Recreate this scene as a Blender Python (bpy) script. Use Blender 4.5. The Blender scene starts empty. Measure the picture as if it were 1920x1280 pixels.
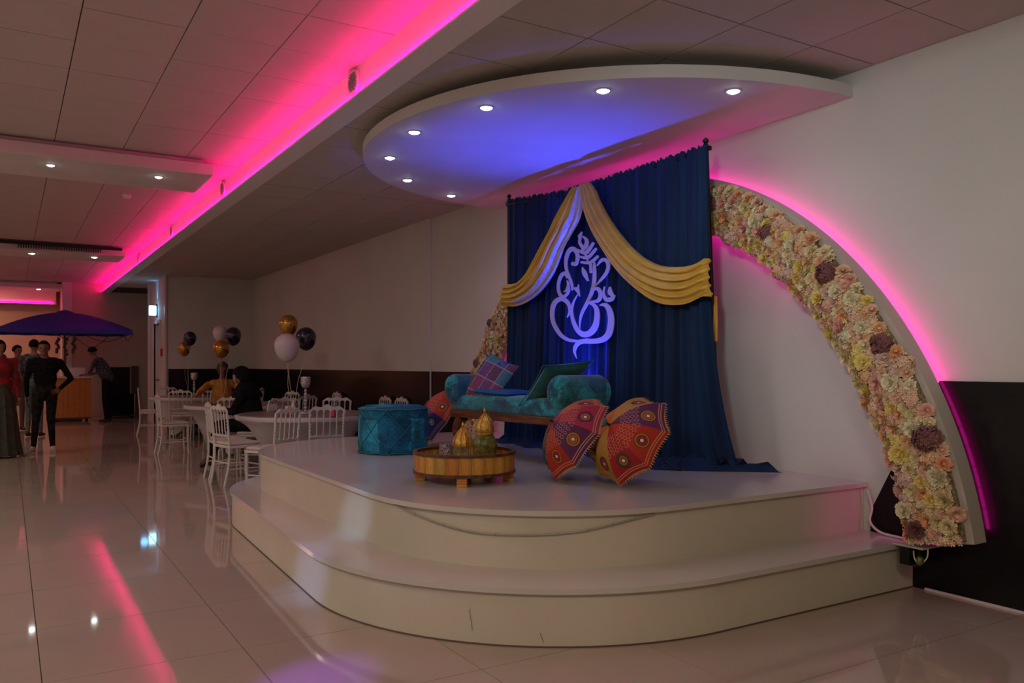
import bpy, bmesh, math, random
from mathutils import Vector, Matrix, noise
random.seed(7)
sc = bpy.context.scene
PI = math.pi
# ---------------------------------------------------------------- camera, world, exposure, main lights
CAMH = 1.36
Fw = Vector((-0.8523, 0.5230, 0)); Rt = Vector((0.5230, 0.8523, 0)); FOC = 1540.0; HOR = 684.0
cd = bpy.data.cameras.new('camera'); cam = bpy.data.objects.new('camera', cd); sc.collection.objects.link(cam)
cam.location = (0, 0, CAMH)
cam.rotation_euler = (PI/2, 0, math.atan2(Fw.y, Fw.x) - PI/2)
cd.sensor_width = 36; cd.lens = 36*FOC/1920; cd.shift_y = 44/1920; cd.clip_start = 0.05; cd.clip_end = 100
sc.camera = cam
sc.view_settings.view_transform = 'Standard'; sc.view_settings.look = 'None'
sc.view_settings.exposure = 0.75; sc.view_settings.gamma = 1.0; sc.view_settings.use_curve_mapping = False
w = bpy.data.worlds.new('world'); sc.world = w; w.use_nodes = True
w.node_tree.nodes['Background'].inputs[0].default_value = (0.9, 0.75, 0.6, 1); w.node_tree.nodes['Background'].inputs[1].default_value = 0.05

def lamp(name, kind, loc, power, col, size=0.1, size_y=None, direction=(0,0,-1), spot=None, blend=0.5, rad=0.05):
    d = bpy.data.lights.new(name, kind); d.energy = power; d.color = col
    if kind == 'AREA':
        d.size = size
        if size_y: d.shape = 'RECTANGLE'; d.size_y = size_y
    else: d.shadow_soft_size = rad
    if kind == 'SPOT': d.spot_size = math.radians(spot); d.spot_blend = blend
    o = bpy.data.objects.new(name, d); sc.collection.objects.link(o); o.location = loc
    o.rotation_euler = Vector(direction).to_track_quat('-Z', 'Y').to_euler()
    return o
WARM = (1.0, 0.80, 0.62); COOL = (0.86, 0.97, 1.0)
# added fill: area lamps out of view give the hall its warm ambient light
lamp('room_fill', 'AREA', (0.8, 0.2, 3.45), 44, (1.0,0.88,0.64), 1.2, 1.2)
lamp('room_fill', 'AREA', (-1.2, -3.2, 3.45), 42, (1.0,.87,.74), 1.2, 1.2)
lamp('room_fill', 'AREA', (-6.5, -3.0, 3.45), 62, (1.0,0.88,0.78), 1.2, 1.2)
lamp('room_fill', 'AREA', (-13.0, -3.0, 3.45), 36, (1.0,0.78,0.62), 1.2, 1.2)
lamp('room_fill', 'AREA', (-20.5, -3.0, 3.45), 30, (1.0,0.52,0.40), 1.2, 1.2)
lamp('recess_lamp', 'AREA', (-25.3, -1.2, 3.40), 36, (1.0,.58,.28), .5, 1.6)
# added spot fill that brightens the back wall; floor uplight behind the sofa
lamp('wall_fill', 'SPOT', (0.9, -2.6, 3.2), 330, (0.90,0.99,0.96), direction=Vector((-3.5,4.75,2.4))-Vector((0.9,-2.6,3.2)), spot=30, blend=1.0, rad=0.4)
lamp('floor_uplight', 'SPOT', (-5.60, 4.05, 0.70), 150, (0.035,0.06,1.0), direction=(0.04,-0.08,1), spot=66, blend=1.0, rad=0.03)
lamp('floor_uplight', 'SPOT', (-5.66, 4.05, 0.70), 55, (0.05,0.06,1.0), direction=(0.0,-0.06,1), spot=104, blend=1.0, rad=0.03)
lamp('floor_uplight', 'SPOT', (-5.57, 4.0, 0.72), 45, (0.03,0.07,1.0), direction=(0.0,0.16,1), spot=44, blend=1.0, rad=0.03)
# small coloured party lights on the ceiling
lamp('party_light', 'SPOT', (-1.2,-1.6,3.35), 480, (0.30,0.45,1.0), direction=Vector((-4.75,1.5,0.12))-Vector((-1.2,-1.6,3.35)), spot=6, blend=1, rad=0.03)
lamp('party_light', 'SPOT', (-1.2,-1.6,3.35), 380, (0.35,0.6,1.0), direction=Vector((-4.9,1.85,0.42))-Vector((-1.2,-1.6,3.35)), spot=5, blend=1, rad=0.03)
lamp('party_light', 'SPOT', (-1.2,-1.6,3.35), 700, (0.32,0.10,1.0), direction=Vector((-3.45,1.12,0.0))-Vector((-1.2,-1.6,3.35)), spot=7, blend=1, rad=0.03)
lamp('party_light', 'SPOT', (-1.2,-1.6,3.35), 420, (0.35,0.15,1.0), direction=Vector((-7.6,1.7,0.3))-Vector((-1.2,-1.6,3.35)), spot=5, blend=1, rad=0.03)

# ---------------------------------------------------------------- picture-plane measurements turned into places
def ray(px, py): return Fw*FOC + Rt*(px-960) + Vector((0,0,HOR-py))
def on_y(px, py, Y):
    r = ray(px, py); k = Y/r.y; return Vector((r.x*k, Y, CAMH + r.z*k))
def on_z(px, py, Z):
    r = ray(px, py); k = (Z-CAMH)/r.z; return Vector((r.x*k, r.y*k, Z))
def on_x(px, py, X):
    r = ray(px, py); k = X/r.x; return Vector((X, r.y*k, CAMH + r.z*k))

# ---------------------------------------------------------------- materials
def mat(name, col, rough=0.5, metal=0.0, emit=None, es=0.0, spec=None, alpha=None, trans=0, coat=0, sheen=0):
    m = bpy.data.materials.new(name); m.use_nodes = True
    b = m.node_tree.nodes['Principled BSDF']
    b.inputs['Base Color'].default_value = (*col, 1); b.inputs['Roughness'].default_value = rough
    b.inputs['Metallic'].default_value = metal
    if spec is not None: b.inputs['Specular IOR Level'].default_value = spec
    if emit: b.inputs['Emission Color'].default_value = (*emit, 1); b.inputs['Emission Strength'].default_value = es
    if trans: b.inputs['Transmission Weight'].default_value = trans
    if coat: b.inputs['Coat Weight'].default_value = coat
    if sheen: b.inputs['Sheen Weight'].default_value = sheen
    return m
def N(m, t, **kw):
    n = m.node_tree.nodes.new(t)
    for k, v in kw.items(): setattr(n, k, v)
    return n
def L(m, a, b): m.node_tree.links.new(a, b)
def coords(m, kind='Object', scale=(1,1,1)):
    tc = N(m, 'ShaderNodeTexCoord'); mp = N(m, 'ShaderNodeMapping'); mp.inputs['Scale'].default_value = scale
    L(m, tc.outputs[kind], mp.inputs[0]); return mp.outputs[0]
def noisy(m, c1, c2, scale=8, kind='Object', stretch=(1,1,1), detail=4, lo=0.35, hi=0.65, bump=0, bscale=None):
    b = m.node_tree.nodes['Principled BSDF']; v = coords(m, kind, stretch)
    n = N(m, 'ShaderNodeTexNoise'); n.inputs['Scale'].default_value = scale; n.inputs['Detail'].default_value = detail
    L(m, v, n.inputs['Vector'])
    r = N(m, 'ShaderNodeValToRGB'); r.color_ramp.elements[0].position = lo; r.color_ramp.elements[1].position = hi
    r.color_ramp.elements[0].color = (*c1,1); r.color_ramp.elements[1].color = (*c2,1)
    L(m, n.outputs[0], r.inputs[0]); L(m, r.outputs[0], b.inputs['Base Color'])
    if bump:
        n2 = N(m, 'ShaderNodeTexNoise'); n2.inputs['Scale'].default_value = bscale or scale*4; L(m, v, n2.inputs['Vector'])
        bp = N(m, 'ShaderNodeBump'); bp.inputs['Strength'].default_value = bump; bp.inputs['Distance'].default_value = 0.01
        L(m, n2.outputs[0], bp.inputs['Height']); L(m, bp.outputs[0], b.inputs['Normal'])
    return m
def patchwork(m, cols, scale=7, kind='Object', fuzz=90, bump=0.4, square=False, stretch=(1,1,1), amp=0.35):
    """fabric sewn from pieces of several colours with a mottled nap"""
    b = m.node_tree.nodes['Principled BSDF']; v = coords(m, kind, stretch)
    vo = N(m, 'ShaderNodeTexVoronoi'); vo.inputs['Scale'].default_value = scale
    if square: vo.distance = 'CHEBYCHEV'; vo.inputs['Randomness'].default_value = 0.25
    L(m, v, vo.inputs['Vector'])
    sp = N(m, 'ShaderNodeSeparateColor'); L(m, vo.outputs['Color'], sp.inputs[0])
    r = N(m, 'ShaderNodeValToRGB'); r.color_ramp.interpolation = 'CONSTANT'
    while len(r.color_ramp.elements) < len(cols): r.color_ramp.elements.new(0.5)
    for i, c in enumerate(cols): r.color_ramp.elements[i].position = i/len(cols); r.color_ramp.elements[i].color = (*c,1)
    L(m, sp.outputs[0], r.inputs[0])
    n = N(m, 'ShaderNodeTexNoise'); n.inputs['Scale'].default_value = fuzz; n.inputs['Detail'].default_value = 3; L(m, v, n.inputs['Vector'])
    n3 = N(m, 'ShaderNodeTexNoise'); n3.inputs['Scale'].default_value = fuzz*0.12; L(m, v, n3.inputs['Vector'])
    ad = N(m, 'ShaderNodeMath', operation='MULTIPLY'); L(m, n.outputs[0], ad.inputs[0]); L(m, n3.outputs[0], ad.inputs[1])
    mr = N(m, 'ShaderNodeMapRange'); mr.inputs['From Min'].default_value = 0.12; mr.inputs['From Max'].default_value = 0.4
    mr.inputs['To Min'].default_value = 1-amp*1.4; mr.inputs['To Max'].default_value = 1+amp*1.6
    L(m, ad.outputs[0], mr.inputs['Value'])
    mx = N(m, 'ShaderNodeVectorMath', operation='SCALE'); L(m, r.outputs[0], mx.inputs[0]); L(m, mr.outputs[0], mx.inputs['Scale'])
    L(m, mx.outputs[0], b.inputs['Base Color'])
    bp = N(m, 'ShaderNodeBump'); bp.inputs['Strength'].default_value = bump; bp.inputs['Distance'].default_value = 0.008
    L(m, n.outputs[0], bp.inputs['Height']); L(m, bp.outputs[0], b.inputs['Normal'])
    return m
M = {}
M['wall'] = noisy(mat('wall_paint', (.6,.58,.55), .75), (.60,.585,.56), (.64,.62,.595), 1.2, bump=.08, bscale=60)
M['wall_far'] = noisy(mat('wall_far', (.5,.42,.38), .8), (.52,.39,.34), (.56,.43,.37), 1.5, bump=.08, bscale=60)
M['tile'] = noisy(mat('ceiling_tile', (.52,.47,.42), .9), (.47,.43,.39), (.53,.49,.45), 1.3, bump=.25, bscale=120)
M['gap'] = mat('tile_grid_recess', (.05,.035,.03), .9)
M['plaster'] = noisy(mat('plasterboard', (.6,.58,.56), .7), (.58,.56,.54), (.63,.61,.59), 2)
M['cove'] = mat('cove_plaster', (.75,.72,.72), .6)
M['black'] = noisy(mat('black_gloss_panel', (.012,.011,.013), .2, spec=.25), (.004,.004,.005), (.009,.008,.009), 3)
M['floor'] = noisy(mat('polished_porcelain', (.5,.41,.35), .045, spec=.72), (.40,.315,.265), (.45,.355,.30), .8, detail=6, bump=.006, bscale=1.2)
M['grout'] = mat('grout', (.16,.12,.10), .8)
M['arch_paint'] = mat('arch_paint', (.52,.46,.40), .6)
M['stage'] = noisy(mat('stage_laminate', (.56,.53,.48), .14, spec=.75), (.53,.50,.46), (.58,.55,.50), 1.5, bump=.01, bscale=3)
M['riser'] = noisy(mat('stage_riser', (.56,.52,.45), .33), (.53,.485,.385), (.61,.56,.455), 1.1, detail=6, bump=.02, bscale=8)
M['white'] = mat('white_paint', (.66,.63,.62), .35)
M['chair'] = noisy(mat('chair_resin', (.62,.57,.54), .3), (.58,.53,.50), (.66,.61,.58), 4)
M['pad'] = mat('seat_pad', (.58,.50,.47), .7)
M['cloth'] = noisy(mat('stretch_cloth', (.55,.5,.5), .7), (.52,.47,.48), (.58,.53,.54), 3)
M['overlay'] = noisy(mat('sequin_overlay', (.3,.22,.22), .35, .3), (.17,.12,.13), (.42,.33,.33), 60)
M['metal_dark'] = mat('dark_metal', (.03,.03,.035), .35, .8)
M['chrome'] = mat('chrome', (.7,.7,.72), .15, 1)
M['velvet_navy'] = noisy(mat('navy_velvet', (.004,.018,.06), .7, sheen=.04, spec=.25), (.0012,.012,.052), (.003,.027,.098), 5, stretch=(1,1,.15))
M['gold_satin'] = noisy(mat('gold_satin', (.62,.36,.02), .42, sheen=.15), (.76,.47,.055), (.62,.37,.045), 6)
M['pale_satin'] = noisy(mat('pale_satin', (.5,.45,.47), .35, sheen=.2), (.46,.40,.44), (.60,.54,.58), 40, bump=.2)
M['emblem'] = mat('brushed_metal_sheet', (.46,.42,.66), .5, .1)
TEAL = [(.003,.10,.17), (.006,.17,.26), (.004,.13,.12), (.01,.22,.34), (.003,.07,.14), (.01,.2,.2)]
M['sofa'] = patchwork(mat('teal_velvet', (.01,.15,.2), .85, sheen=.3), [(.004,.13,.21),(.012,.27,.36),(.005,.16,.18),(.003,.09,.18),(.010,.26,.36)], 6.5, fuzz=95, amp=.5)
M['pouf'] = patchwork(mat('teal_patchwork', (.01,.15,.3), .9), [(.004,.12,.24),(.008,.19,.33),(.006,.16,.18),(.02,.26,.42),(.003,.09,.19)], 5.5, square=True, fuzz=70, amp=.45)
M['piping'] = mat('teal_piping', (.01,.16,.24), .8)
M['teal'] = noisy(mat('teal_cushion', (.008,.12,.13), .8, sheen=.2), (.006,.10,.11), (.012,.15,.155), 14)
M['blue_under'] = mat('blue_cotton', (.005,.09,.28), .8)
M['rail'] = noisy(mat('sofa_wood', (.12,.03,.01), .4), (.07,.016,.006), (.2,.055,.015), 6, stretch=(1,6,6))
M['wood_gold'] = noisy(mat('lacquered_slats', (.5,.22,.03), .4), (.30,.12,.012), (.64,.30,.04), 22, stretch=(1,1,.35), bump=.1)
M['wood_orange'] = noisy(mat('orange_wood', (.7,.28,.05), .45), (.55,.2,.03), (.8,.36,.07), 9, stretch=(1,1,5))
M['wood_dark'] = noisy(mat('dark_band', (.09,.03,.01), .4), (.06,.018,.006), (.14,.05,.015), 18)
M['gold'] = noisy(mat('gold_metal', (.65,.42,.08), .3, .85), (.55,.32,.05), (.8,.55,.14), 45, bump=.5, bscale=120)
M['green_glaze'] = noisy(mat('green_glaze', (.16,.17,.03), .3), (.06,.075,.008), (.24,.24,.05), 30, bump=.15)
M['led_pink'] = mat('pink_led', (.1,0,.05), .5, emit=(1.0,.0,.21), es=42)
M['led_far'] = mat('pink_led_far', (.1,0,.05), .5, emit=(1.0,.0,.16), es=26)
M['led_arch'] = mat('magenta_led', (.1,0,.05), .5, emit=(1.0,.015,.42), es=7)
M['led_arch_soft'] = mat('magenta_led_soft', (.1,0,.05), .5, emit=(1.0,.05,.45), es=.9)
M['led_arch_top'] = mat('magenta_led_top', (.1,0,.05), .5, emit=(1.0,.01,.5), es=16)
M['led_arch_foot'] = mat('magenta_led_foot', (.1,0,.05), .5, emit=(1.0,.05,.45), es=14)
M['lamp'] = mat('downlight_glow', (1,1,1), .4, emit=(.85,1,.98), es=14)
M['sign'] = mat('sign_glow', (1,1,1), .4, emit=(.35,.85,1.0), es=3)
M['skin'] = noisy(mat('skin', (.2,.09,.05), .55), (.17,.075,.045), (.23,.105,.065), 12)
M['skin_light'] = mat('skin_light', (.30,.15,.09), .55)
M['hair'] = mat('black_hair', (.005,.004,.004), .7, spec=.1)
M['black_cloth'] = noisy(mat('black_cloth', (.008,.007,.009), .9, spec=.08), (.005,.005,.006), (.014,.012,.014), 20)
M['jeans'] = noisy(mat('dark_jeans', (.02,.018,.02), .9, spec=.1), (.010,.009,.011), (.030,.026,.028), 16)
M['shirt_dark'] = noisy(mat('printed_shirt', (.03,.03,.04), .8), (.012,.012,.018), (.14,.14,.17), 34, lo=.52, hi=.62)
M['red_dress'] = noisy(mat('red_dress', (.25,.01,.012), .7), (.13,.008,.01), (.3,.012,.015), 7)
M['skirt'] = noisy(mat('patterned_skirt', (.03,.05,.03), .8), (.05,.022,.012), (.03,.06,.035), 16)
M['teal_skirt'] = noisy(mat('grey_green_skirt', (.08,.1,.1), .8), (.05,.065,.065), (.11,.13,.13), 18)
M['yellow_top'] = noisy(mat('ochre_top', (.5,.22,.03), .8), (.4,.16,.02), (.62,.28,.04), 18)
M['brown_scarf'] = mat('brown_scarf', (.09,.03,.015), .8)
M['shoe'] = mat('white_trainers', (.6,.5,.5), .5)
M['blue_canvas'] = mat('blue_canvas', (.03,.035,.32), .75)
M['bamboo'] = noisy(mat('cart_wood', (.5,.2,.03), .6), (.40,.15,.02), (.58,.25,.045), 20, stretch=(1,1,7))
M['brown'] = mat('brown_wood', (.1,.045,.03), .6)
M['red'] = mat('red_plastic', (.5,.02,.02), .5)
M['grey'] = mat('grey_plastic', (.3,.28,.28), .5)
M['balloon_gold'] = mat('balloon_gold', (.5,.26,.05), .22, .75)
M['balloon_navy'] = mat('balloon_navy', (.006,.008,.03), .2, coat=.5)
M['balloon_white'] = mat('balloon_white', (.6,.52,.55), .35)
M['crystal'] = noisy(mat('crystal_beads', (.6,.5,.5), .15, .4), (.25,.2,.2), (.85,.75,.75), 70)

# ---------------------------------------------------------------- mesh building
class MB:
    def __init__(s): s.v = []; s.f = []; s.mi = []; s.uv = None
    def add(s, vs, fs, mi=0):
        k = len(s.v); s.v += [tuple(p) for p in vs]; s.f += [tuple(i+k for i in f) for f in fs]; s.mi += [mi]*len(fs); return s
    def box(s, x0, x1, y0, y1, z0, z1, mi=0, b=0.0):
        if b <= 0:
            return s.add([(x,y,z) for x in (x0,x1) for y in (y0,y1) for z in (z0,z1)],
                  [(0,1,3,2),(4,6,7,5),(0,4,5,1),(2,3,7,6),(0,2,6,4),(1,5,7,3)], mi)
        # bevelled box: two insets
        vs = []; fs = []
        lv = [(z0, b), (z0+b, 0), (z1-b, 0), (z1, b)]
        for z, i in lv:
            q = b*.0 + i
            vs += [(x0+q+b*(1-(i>0)),y0+q,z),(x1-q-b*(1-(i>0)),y0+q,z),(x1-q,y0+q+b*(1-(i>0)),z),(x1-q,y1-q-b*(1-(i>0)),z),
                   (x1-q-b*(1-(i>0)),y1-q,z),(x0+q+b*(1-(i>0)),y1-q,z),(x0+q,y1-q-b*(1-(i>0)),z),(x0+q,y0+q+b*(1-(i>0)),z)]
        for r in range(3):
            for c in range(8): fs.append((r*8+c, r*8+(c+1)%8, (r+1)*8+(c+1)%8, (r+1)*8+c))
        fs += [tuple(range(7,-1,-1)), tuple(range(24,32))]
        return s.add(vs, fs, mi)
    def tube(s, pts, rad, n=8, mi=0, cap=True, closed=False):
        pts = [Vector(p) for p in pts]; m = len(pts)
        rs = rad if hasattr(rad, '__len__') else [rad]*m
        t0 = (pts[1]-pts[0]).normalized()
        up = Vector((0,0,1)) if abs(t0.z) < .9 else Vector((1,0,0))
        nrm = t0.cross(up).normalized(); vs = []
        for i, p in enumerate(pts):
            if closed: t = (pts[(i+1)%m]-pts[i-1])
            else: t = pts[min(i+1,m-1)]-pts[max(i-1,0)]
            t = t.normalized() if t.length > 1e-9 else t0
            nrm = nrm - t*nrm.dot(t)
            nrm = nrm.normalized() if nrm.length > 1e-6 else t.orthogonal().normalized()
            bn = t.cross(nrm)
            for k in range(n):
                a = 2*PI*k/n; vs.append(p + (nrm*math.cos(a)+bn*math.sin(a))*rs[i])
        fs = []
        for i in range(m if closed else m-1):
            j = (i+1) % m
            for k in range(n): fs.append((i*n+k, i*n+(k+1)%n, j*n+(k+1)%n, j*n+k))
        if cap and not closed: fs += [tuple(range(n-1,-1,-1)), tuple(range((m-1)*n, m*n))]
        return s.add(vs, fs, mi)
    def lathe(s, prof, n=24, cx=0, cy=0, mi=0, fn=None):
        vs = []; m = len(prof)
        for i, (r, z) in enumerate(prof):
            for k in range(n):
                a = 2*PI*k/n; q = r*(fn(a, i/(m-1)) if fn else 1)
                vs.append((cx+q*math.cos(a), cy+q*math.sin(a), z))
        fs = [(i*n+k, i*n+(k+1)%n, (i+1)*n+(k+1)%n, (i+1)*n+k) for i in range(m-1) for k in range(n)]
        fs += [tuple(range(n-1,-1,-1)), tuple(range((m-1)*n, m*n))]
        return s.add(vs, fs, mi)
    def ell(s, c, r, nu=16, nv=10, mi=0, rot=None):
        vs = []; c = Vector(c)
        for i in range(nv+1):
            th = PI*i/nv
            for k in range(nu):
                a = 2*PI*k/nu; p = Vector((r[0]*math.sin(th)*math.cos(a), r[1]*math.sin(th)*math.sin(a), r[2]*math.cos(th)))
                if rot: p = rot @ p
                vs.append(c+p)
        fs = [(i*nu+k, (i+1)*nu+k, (i+1)*nu+(k+1)%nu, i*nu+(k+1)%nu) for i in range(nv) for k in range(nu)]
        return s.add(vs, fs, mi)
    def grid(s, fn, nu, nv, mi=0, thick=None, uv=False):
        vs = [fn(i/nu, j/nv) for i in range(nu+1) for j in range(nv+1)]
        fs = [(i*(nv+1)+j, (i+1)*(nv+1)+j, (i+1)*(nv+1)+j+1, i*(nv+1)+j+1) for i in range(nu) for j in range(nv)]
        return s.add(vs, fs, mi)
    def prism(s, poly, z0, z1, mi=0):
        n = len(poly)
        return s.add([(x,y,z0) for x,y in poly]+[(x,y,z1) for x,y in poly],
            [tuple(range(n-1,-1,-1)), tuple(range(n,2*n))]+[(i,(i+1)%n,n+(i+1)%n,n+i) for i in range(n)], mi)
    def build(s, name, mats, parent=None, smooth=False, loc=None, rot=None, kind=None, fix=True):
        me = bpy.data.meshes.new(name); me.from_pydata(s.v, [], s.f)
        for m in (mats if isinstance(mats, (list,tuple)) else [mats]): me.materials.append(m)
        for p, q in zip(me.polygons, s.mi): p.material_index = q
        if fix:
            bm = bmesh.new(); bm.from_mesh(me)
            bmesh.ops.remove_doubles(bm, verts=bm.verts, dist=1e-5)
            bmesh.ops.recalc_face_normals(bm, faces=bm.faces); bm.to_mesh(me); bm.free()
        if smooth:
            me.polygons.foreach_set('use_smooth', [True]*len(me.polygons))
            if smooth != 'all': me.set_sharp_from_angle(angle=math.radians(40))
        o = bpy.data.objects.new(name, me); sc.collection.objects.link(o)
        if parent: o.parent = parent
        if loc is not None: o.location = loc
        if rot is not None: o.rotation_euler = rot
        if kind: o['kind'] = kind
        return o
def thing(name, label, cat, loc=(0,0,0), rz=0, group=None):
    o = bpy.data.objects.new(name, None); o.empty_display_size = .1; sc.collection.objects.link(o)
    o.location = loc; o.rotation_euler = (0,0,rz); o['label'] = label; o['category'] = cat
    if group: o['group'] = group
    return o
def tag(o, label, cat, group=None):
    o['label'] = label; o['category'] = cat
    if group: o['group'] = group
    return o
def struct(o): o['kind'] = 'structure'; return o
def dup(root, loc=None, rz=None, label=None, group=None):
    r = root.copy(); sc.collection.objects.link(r)
    if loc is not None: r.location = loc
    if rz is not None: r.rotation_euler = (0,0,rz)
    if label: r['label'] = label
    if group: r['group'] = group
    for ch in list(root.children):
        c = ch.copy(); sc.collection.objects.link(c); c.parent = r
        for g in ch.children:
            d = g.copy(); sc.collection.objects.link(d); d.parent = c
    return r
def like(o, parent, loc=(0,0,0), rot=None, scale=None):
    c = o.copy(); sc.collection.objects.link(c); c.parent = parent; c.location = loc
    if rot is not None: c.rotation_euler = rot
    if scale is not None: c.scale = scale
    return c
def smooth_path(pts, n=8):
    """Catmull-Rom through points"""
    P = [Vector(p) for p in pts]; out = []
    for i in range(len(P)-1):
        p0 = P[max(i-1,0)]; p1 = P[i]; p2 = P[i+1]; p3 = P[min(i+2,len(P)-1)]
        for k in range(n):
            t = k/n
            out.append(.5*((2*p1)+(p2-p0)*t+(2*p0-5*p1+4*p2-p3)*t*t+(-p0+3*p1-3*p2+p3)*t**3))
    out.append(P[-1]); return out
# ================================================================ the setting
YW, ZC, ZH, YC = 4.75, 3.29, 3.51, 2.15          # back wall, low ceiling, high ceiling, cove line
XE = 3.5; YS = -6.0; XW = -24.3
floor = struct(MB().box(-27, XE, YS, YW, -.2, -.006).build('floor', M['grout']))
# floor tiles in view one by one, the rest joined
T = .84; tb = MB().box(.0022, T-.0022, .0022, T-.0022, -.006, 0).build('floor_tile', M['floor'], floor)
first = True; rest = MB(); cnt = 0
for i in range(-33, 5):
    for j in range(-8, 6):
        x = -3.2+i*T; y = .124+j*T
        x1 = min(x+T, XE); y1 = min(y+T, YW)
        if x >= XE or x < -27 or y1 <= YS: continue
        ctr = Vector((x+T/2, y+T/2)); f = ctr.x*Fw.x+ctr.y*Fw.y; r = ctr.x*Rt.x+ctr.y*Rt.y
        vis = f > 1.7 and abs(r/f*FOC) < 1150 and x > -26 and y > -2.2
        under = (-8.3 < x < -3.9 and y > 2.3)
        if vis and not under and y1-y > .8 and cnt < 290:
            if first: tb.location = (x, y, 0); first = False
            else: like(tb, floor, (x, y, 0))
            cnt += 1
        else: rest.box(x+.003, x1-.003, max(y,YS)+.003, y1-.003, -.006, 0)
rest.build('floor_tile', M['floor'], floor, kind='stuff')

def slab(name, x0, x1, y0, y1, z0, z1, m): return struct(MB().box(x0,x1,y0,y1,z0,z1).build(name, m))
slab('wall_north', -9.75, XE, YW, YW+.2, 0, 3.9, M['wall'])
slab('wall_north', -19.0, -9.75, YW-.03, YW+.2, 0, 3.9, M['wall'])
slab('wall_east', XE, XE+.2, YS, YW+.2, 0, 3.9, M['wall'])
slab('wall_south', -27, XE, YS-.2, YS, 0, 3.9, M['wall'])
slab('wall_end', -19.2, -19.0, 2.91, YW, 0, 3.9, M['wall'])            # end of the dining side
# wall with the door (faces the hall), opening left for the door
DX0, DX1, DH = -20.75, -19.75, 2.30
wd = slab('wall_door', -21.5, DX0, 2.91, 3.10, 0, 3.9, M['wall']); slab('wall_door', DX1, -19.2, 2.91, 3.10, 0, 3.9, M['wall'])
slab('wall_door', DX0, DX1, 2.91, 3.10, DH, 3.9, M['wall'])
slab('trim_1', -19.05, -18.96, 2.87, 2.91, 0, 3.29, M['white'])
slab('trim_2', -21.5, -21.42, 2.87, 2.91, 0, 3.29, M['white'])
d = thing('door_1', 'white door leaf standing in its frame under the lit exit sign', 'door'); d['kind'] = 'structure'
MB().box(DX0, DX1-.06, 2.98, 3.02, .01, DH-.02).build('door_leaf', M['white'], d)
MB().box(DX0-.07, DX0, 2.88, 2.94, 0, DH+.07).box(DX1, DX1+.07, 2.88, 2.94, 0, DH+.07).box(DX0, DX1, 2.88, 2.94, DH, DH+.07).build('door_frame', M['white'], d)
MB().box(DX1-.22, DX1-.1, 2.93, 2.98, 1.0, 1.04).box(DX0+.08, DX1-.2, 2.92, 2.96, 1.0, 1.03).build('push_bar', M['metal_dark'], d)
slab('wall_west', XW-.2, XW, 1.25, 4.75, 0, 3.9, M['wall_far'])
slab('wall_west_recess', -27, -26.8, YS, 1.3, 0, 3.9, M['wall_far'])
slab('wall_recess_side', -26.8, XW-.2, 1.25, 1.35, 0, 3.9, M['wall_far'])
slab('trim_3', XW-.25, XW+.06, 1.20, 1.42, 0, 3.51, M['wall'])          # pale column at the corner
# wainscot
def wains(name, x0, x1, y, z1=1.275): return struct(MB().box(x0, x1, y-.018, y, 0.0, z1, b=.004).build(name, M['black']))
wains('trim_4', -18.98, -9.76, YW-.03); wains('trim_5', -9.74, -8.25, YW)
struct(MB().add([(-3.30,YW-.018,.0),(-3.30,YW-.018,.42),(-3.155,YW-.018,.70),(-2.95,YW-.018,1.0),(-2.84,YW-.018,1.265),(XE,YW-.018,1.265),(XE,YW-.018,.0),
   (-3.30,YW,.0),(-3.30,YW,.42),(-3.155,YW,.70),(-2.95,YW,1.0),(-2.84,YW,1.265),(XE,YW,1.265),(XE,YW,.0)],
   [tuple(range(7)), tuple(range(13,6,-1))]+[(i,(i+1)%7,7+(i+1)%7,7+i) for i in range(7)]).build('trim_6', M['black']))
struct(MB().box(-18.99, -18.98, 2.95, 4.70, 0, 1.275).build('trim_7', M['black']))
struct(MB().box(XW, XW+.02, 2.28, 2.80, 0, 1.30).build('trim_8', M['black']))
struct(MB().box(XW, XW+.05, 2.84, 3.02, 0, 1.33).build('trim_9', M['brown']))
struct(MB().box(-2.93, XE, YW-.024, YW-.018, 0, .014).build('baseboard_north', M['white']))

# ceilings
ch = struct(MB().box(-27, XE, YS, YC, ZH+.012, ZH+.2).build('ceiling', M['gap']))
tile = MB().box(.003, .597, .006, .594, 0, .012).build('ceiling_tile', M['tile'], ch)
first = True; rest = MB(); cnt = 0
rng = random.Random(3)
for i in range(-36, 17):
    for j in range(-14, 4):
        x = -6.16+i*.6; y = .3775+.5925*j; y = .3775+.595*j
        if x > XE-.1 or y < YS-.5: continue
        y1 = min(y+.6, YC)
        c = Vector((x+.3,y+.3)); f = c.x*Fw.x+c.y*Fw.y; r = c.x*Rt.x+c.y*Rt.y
        vis = f > 3.2 and y > -.7 and r/f*FOC > -1080 and x > -26.7 and x < -3.2
        if vis and cnt < 290 and y1-y > .58:
            o = tile if first else like(tile, ch)
            first = False; o.location = (x, y, ZH - rng.random()*.003); cnt += 1
        elif y1-y > .02: rest.box(x+.003, x+.597, y+.006, y1-.004, ZH, ZH+.012)
rest.build('ceiling_tile', M['tile'], ch, kind='stuff')
cl = struct(MB().box(XW, XE, YC+.06, YW, ZC+.012, ZC+.3).build('ceiling_low', M['gap']))
tile2 = MB().box(.005, .613, .006, .612, 0, .012).build('ceiling_tile', M['tile'], cl)
first = True
for i in range(-29, 10):
    for j in range(4):
        x = -4.52+i*.618; y = 2.30+j*.618
        if x > XE-.1 or x < XW-.3: continue
        o = tile2 if first else like(tile2, cl)
        first = False; o.location = (x, y, ZC - rng.random()*.004)
        if y+.618 > YW: o.scale = (1, (YW-y-.008)/.612, 1)
struct(MB().box(XW, XE, YC, YC+.155, ZC-.012, ZC+.02).box(XW, XE, YC-.0, YC+.06, ZC+.02, ZH+.1).build('cove_fascia', M['cove']))
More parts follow.
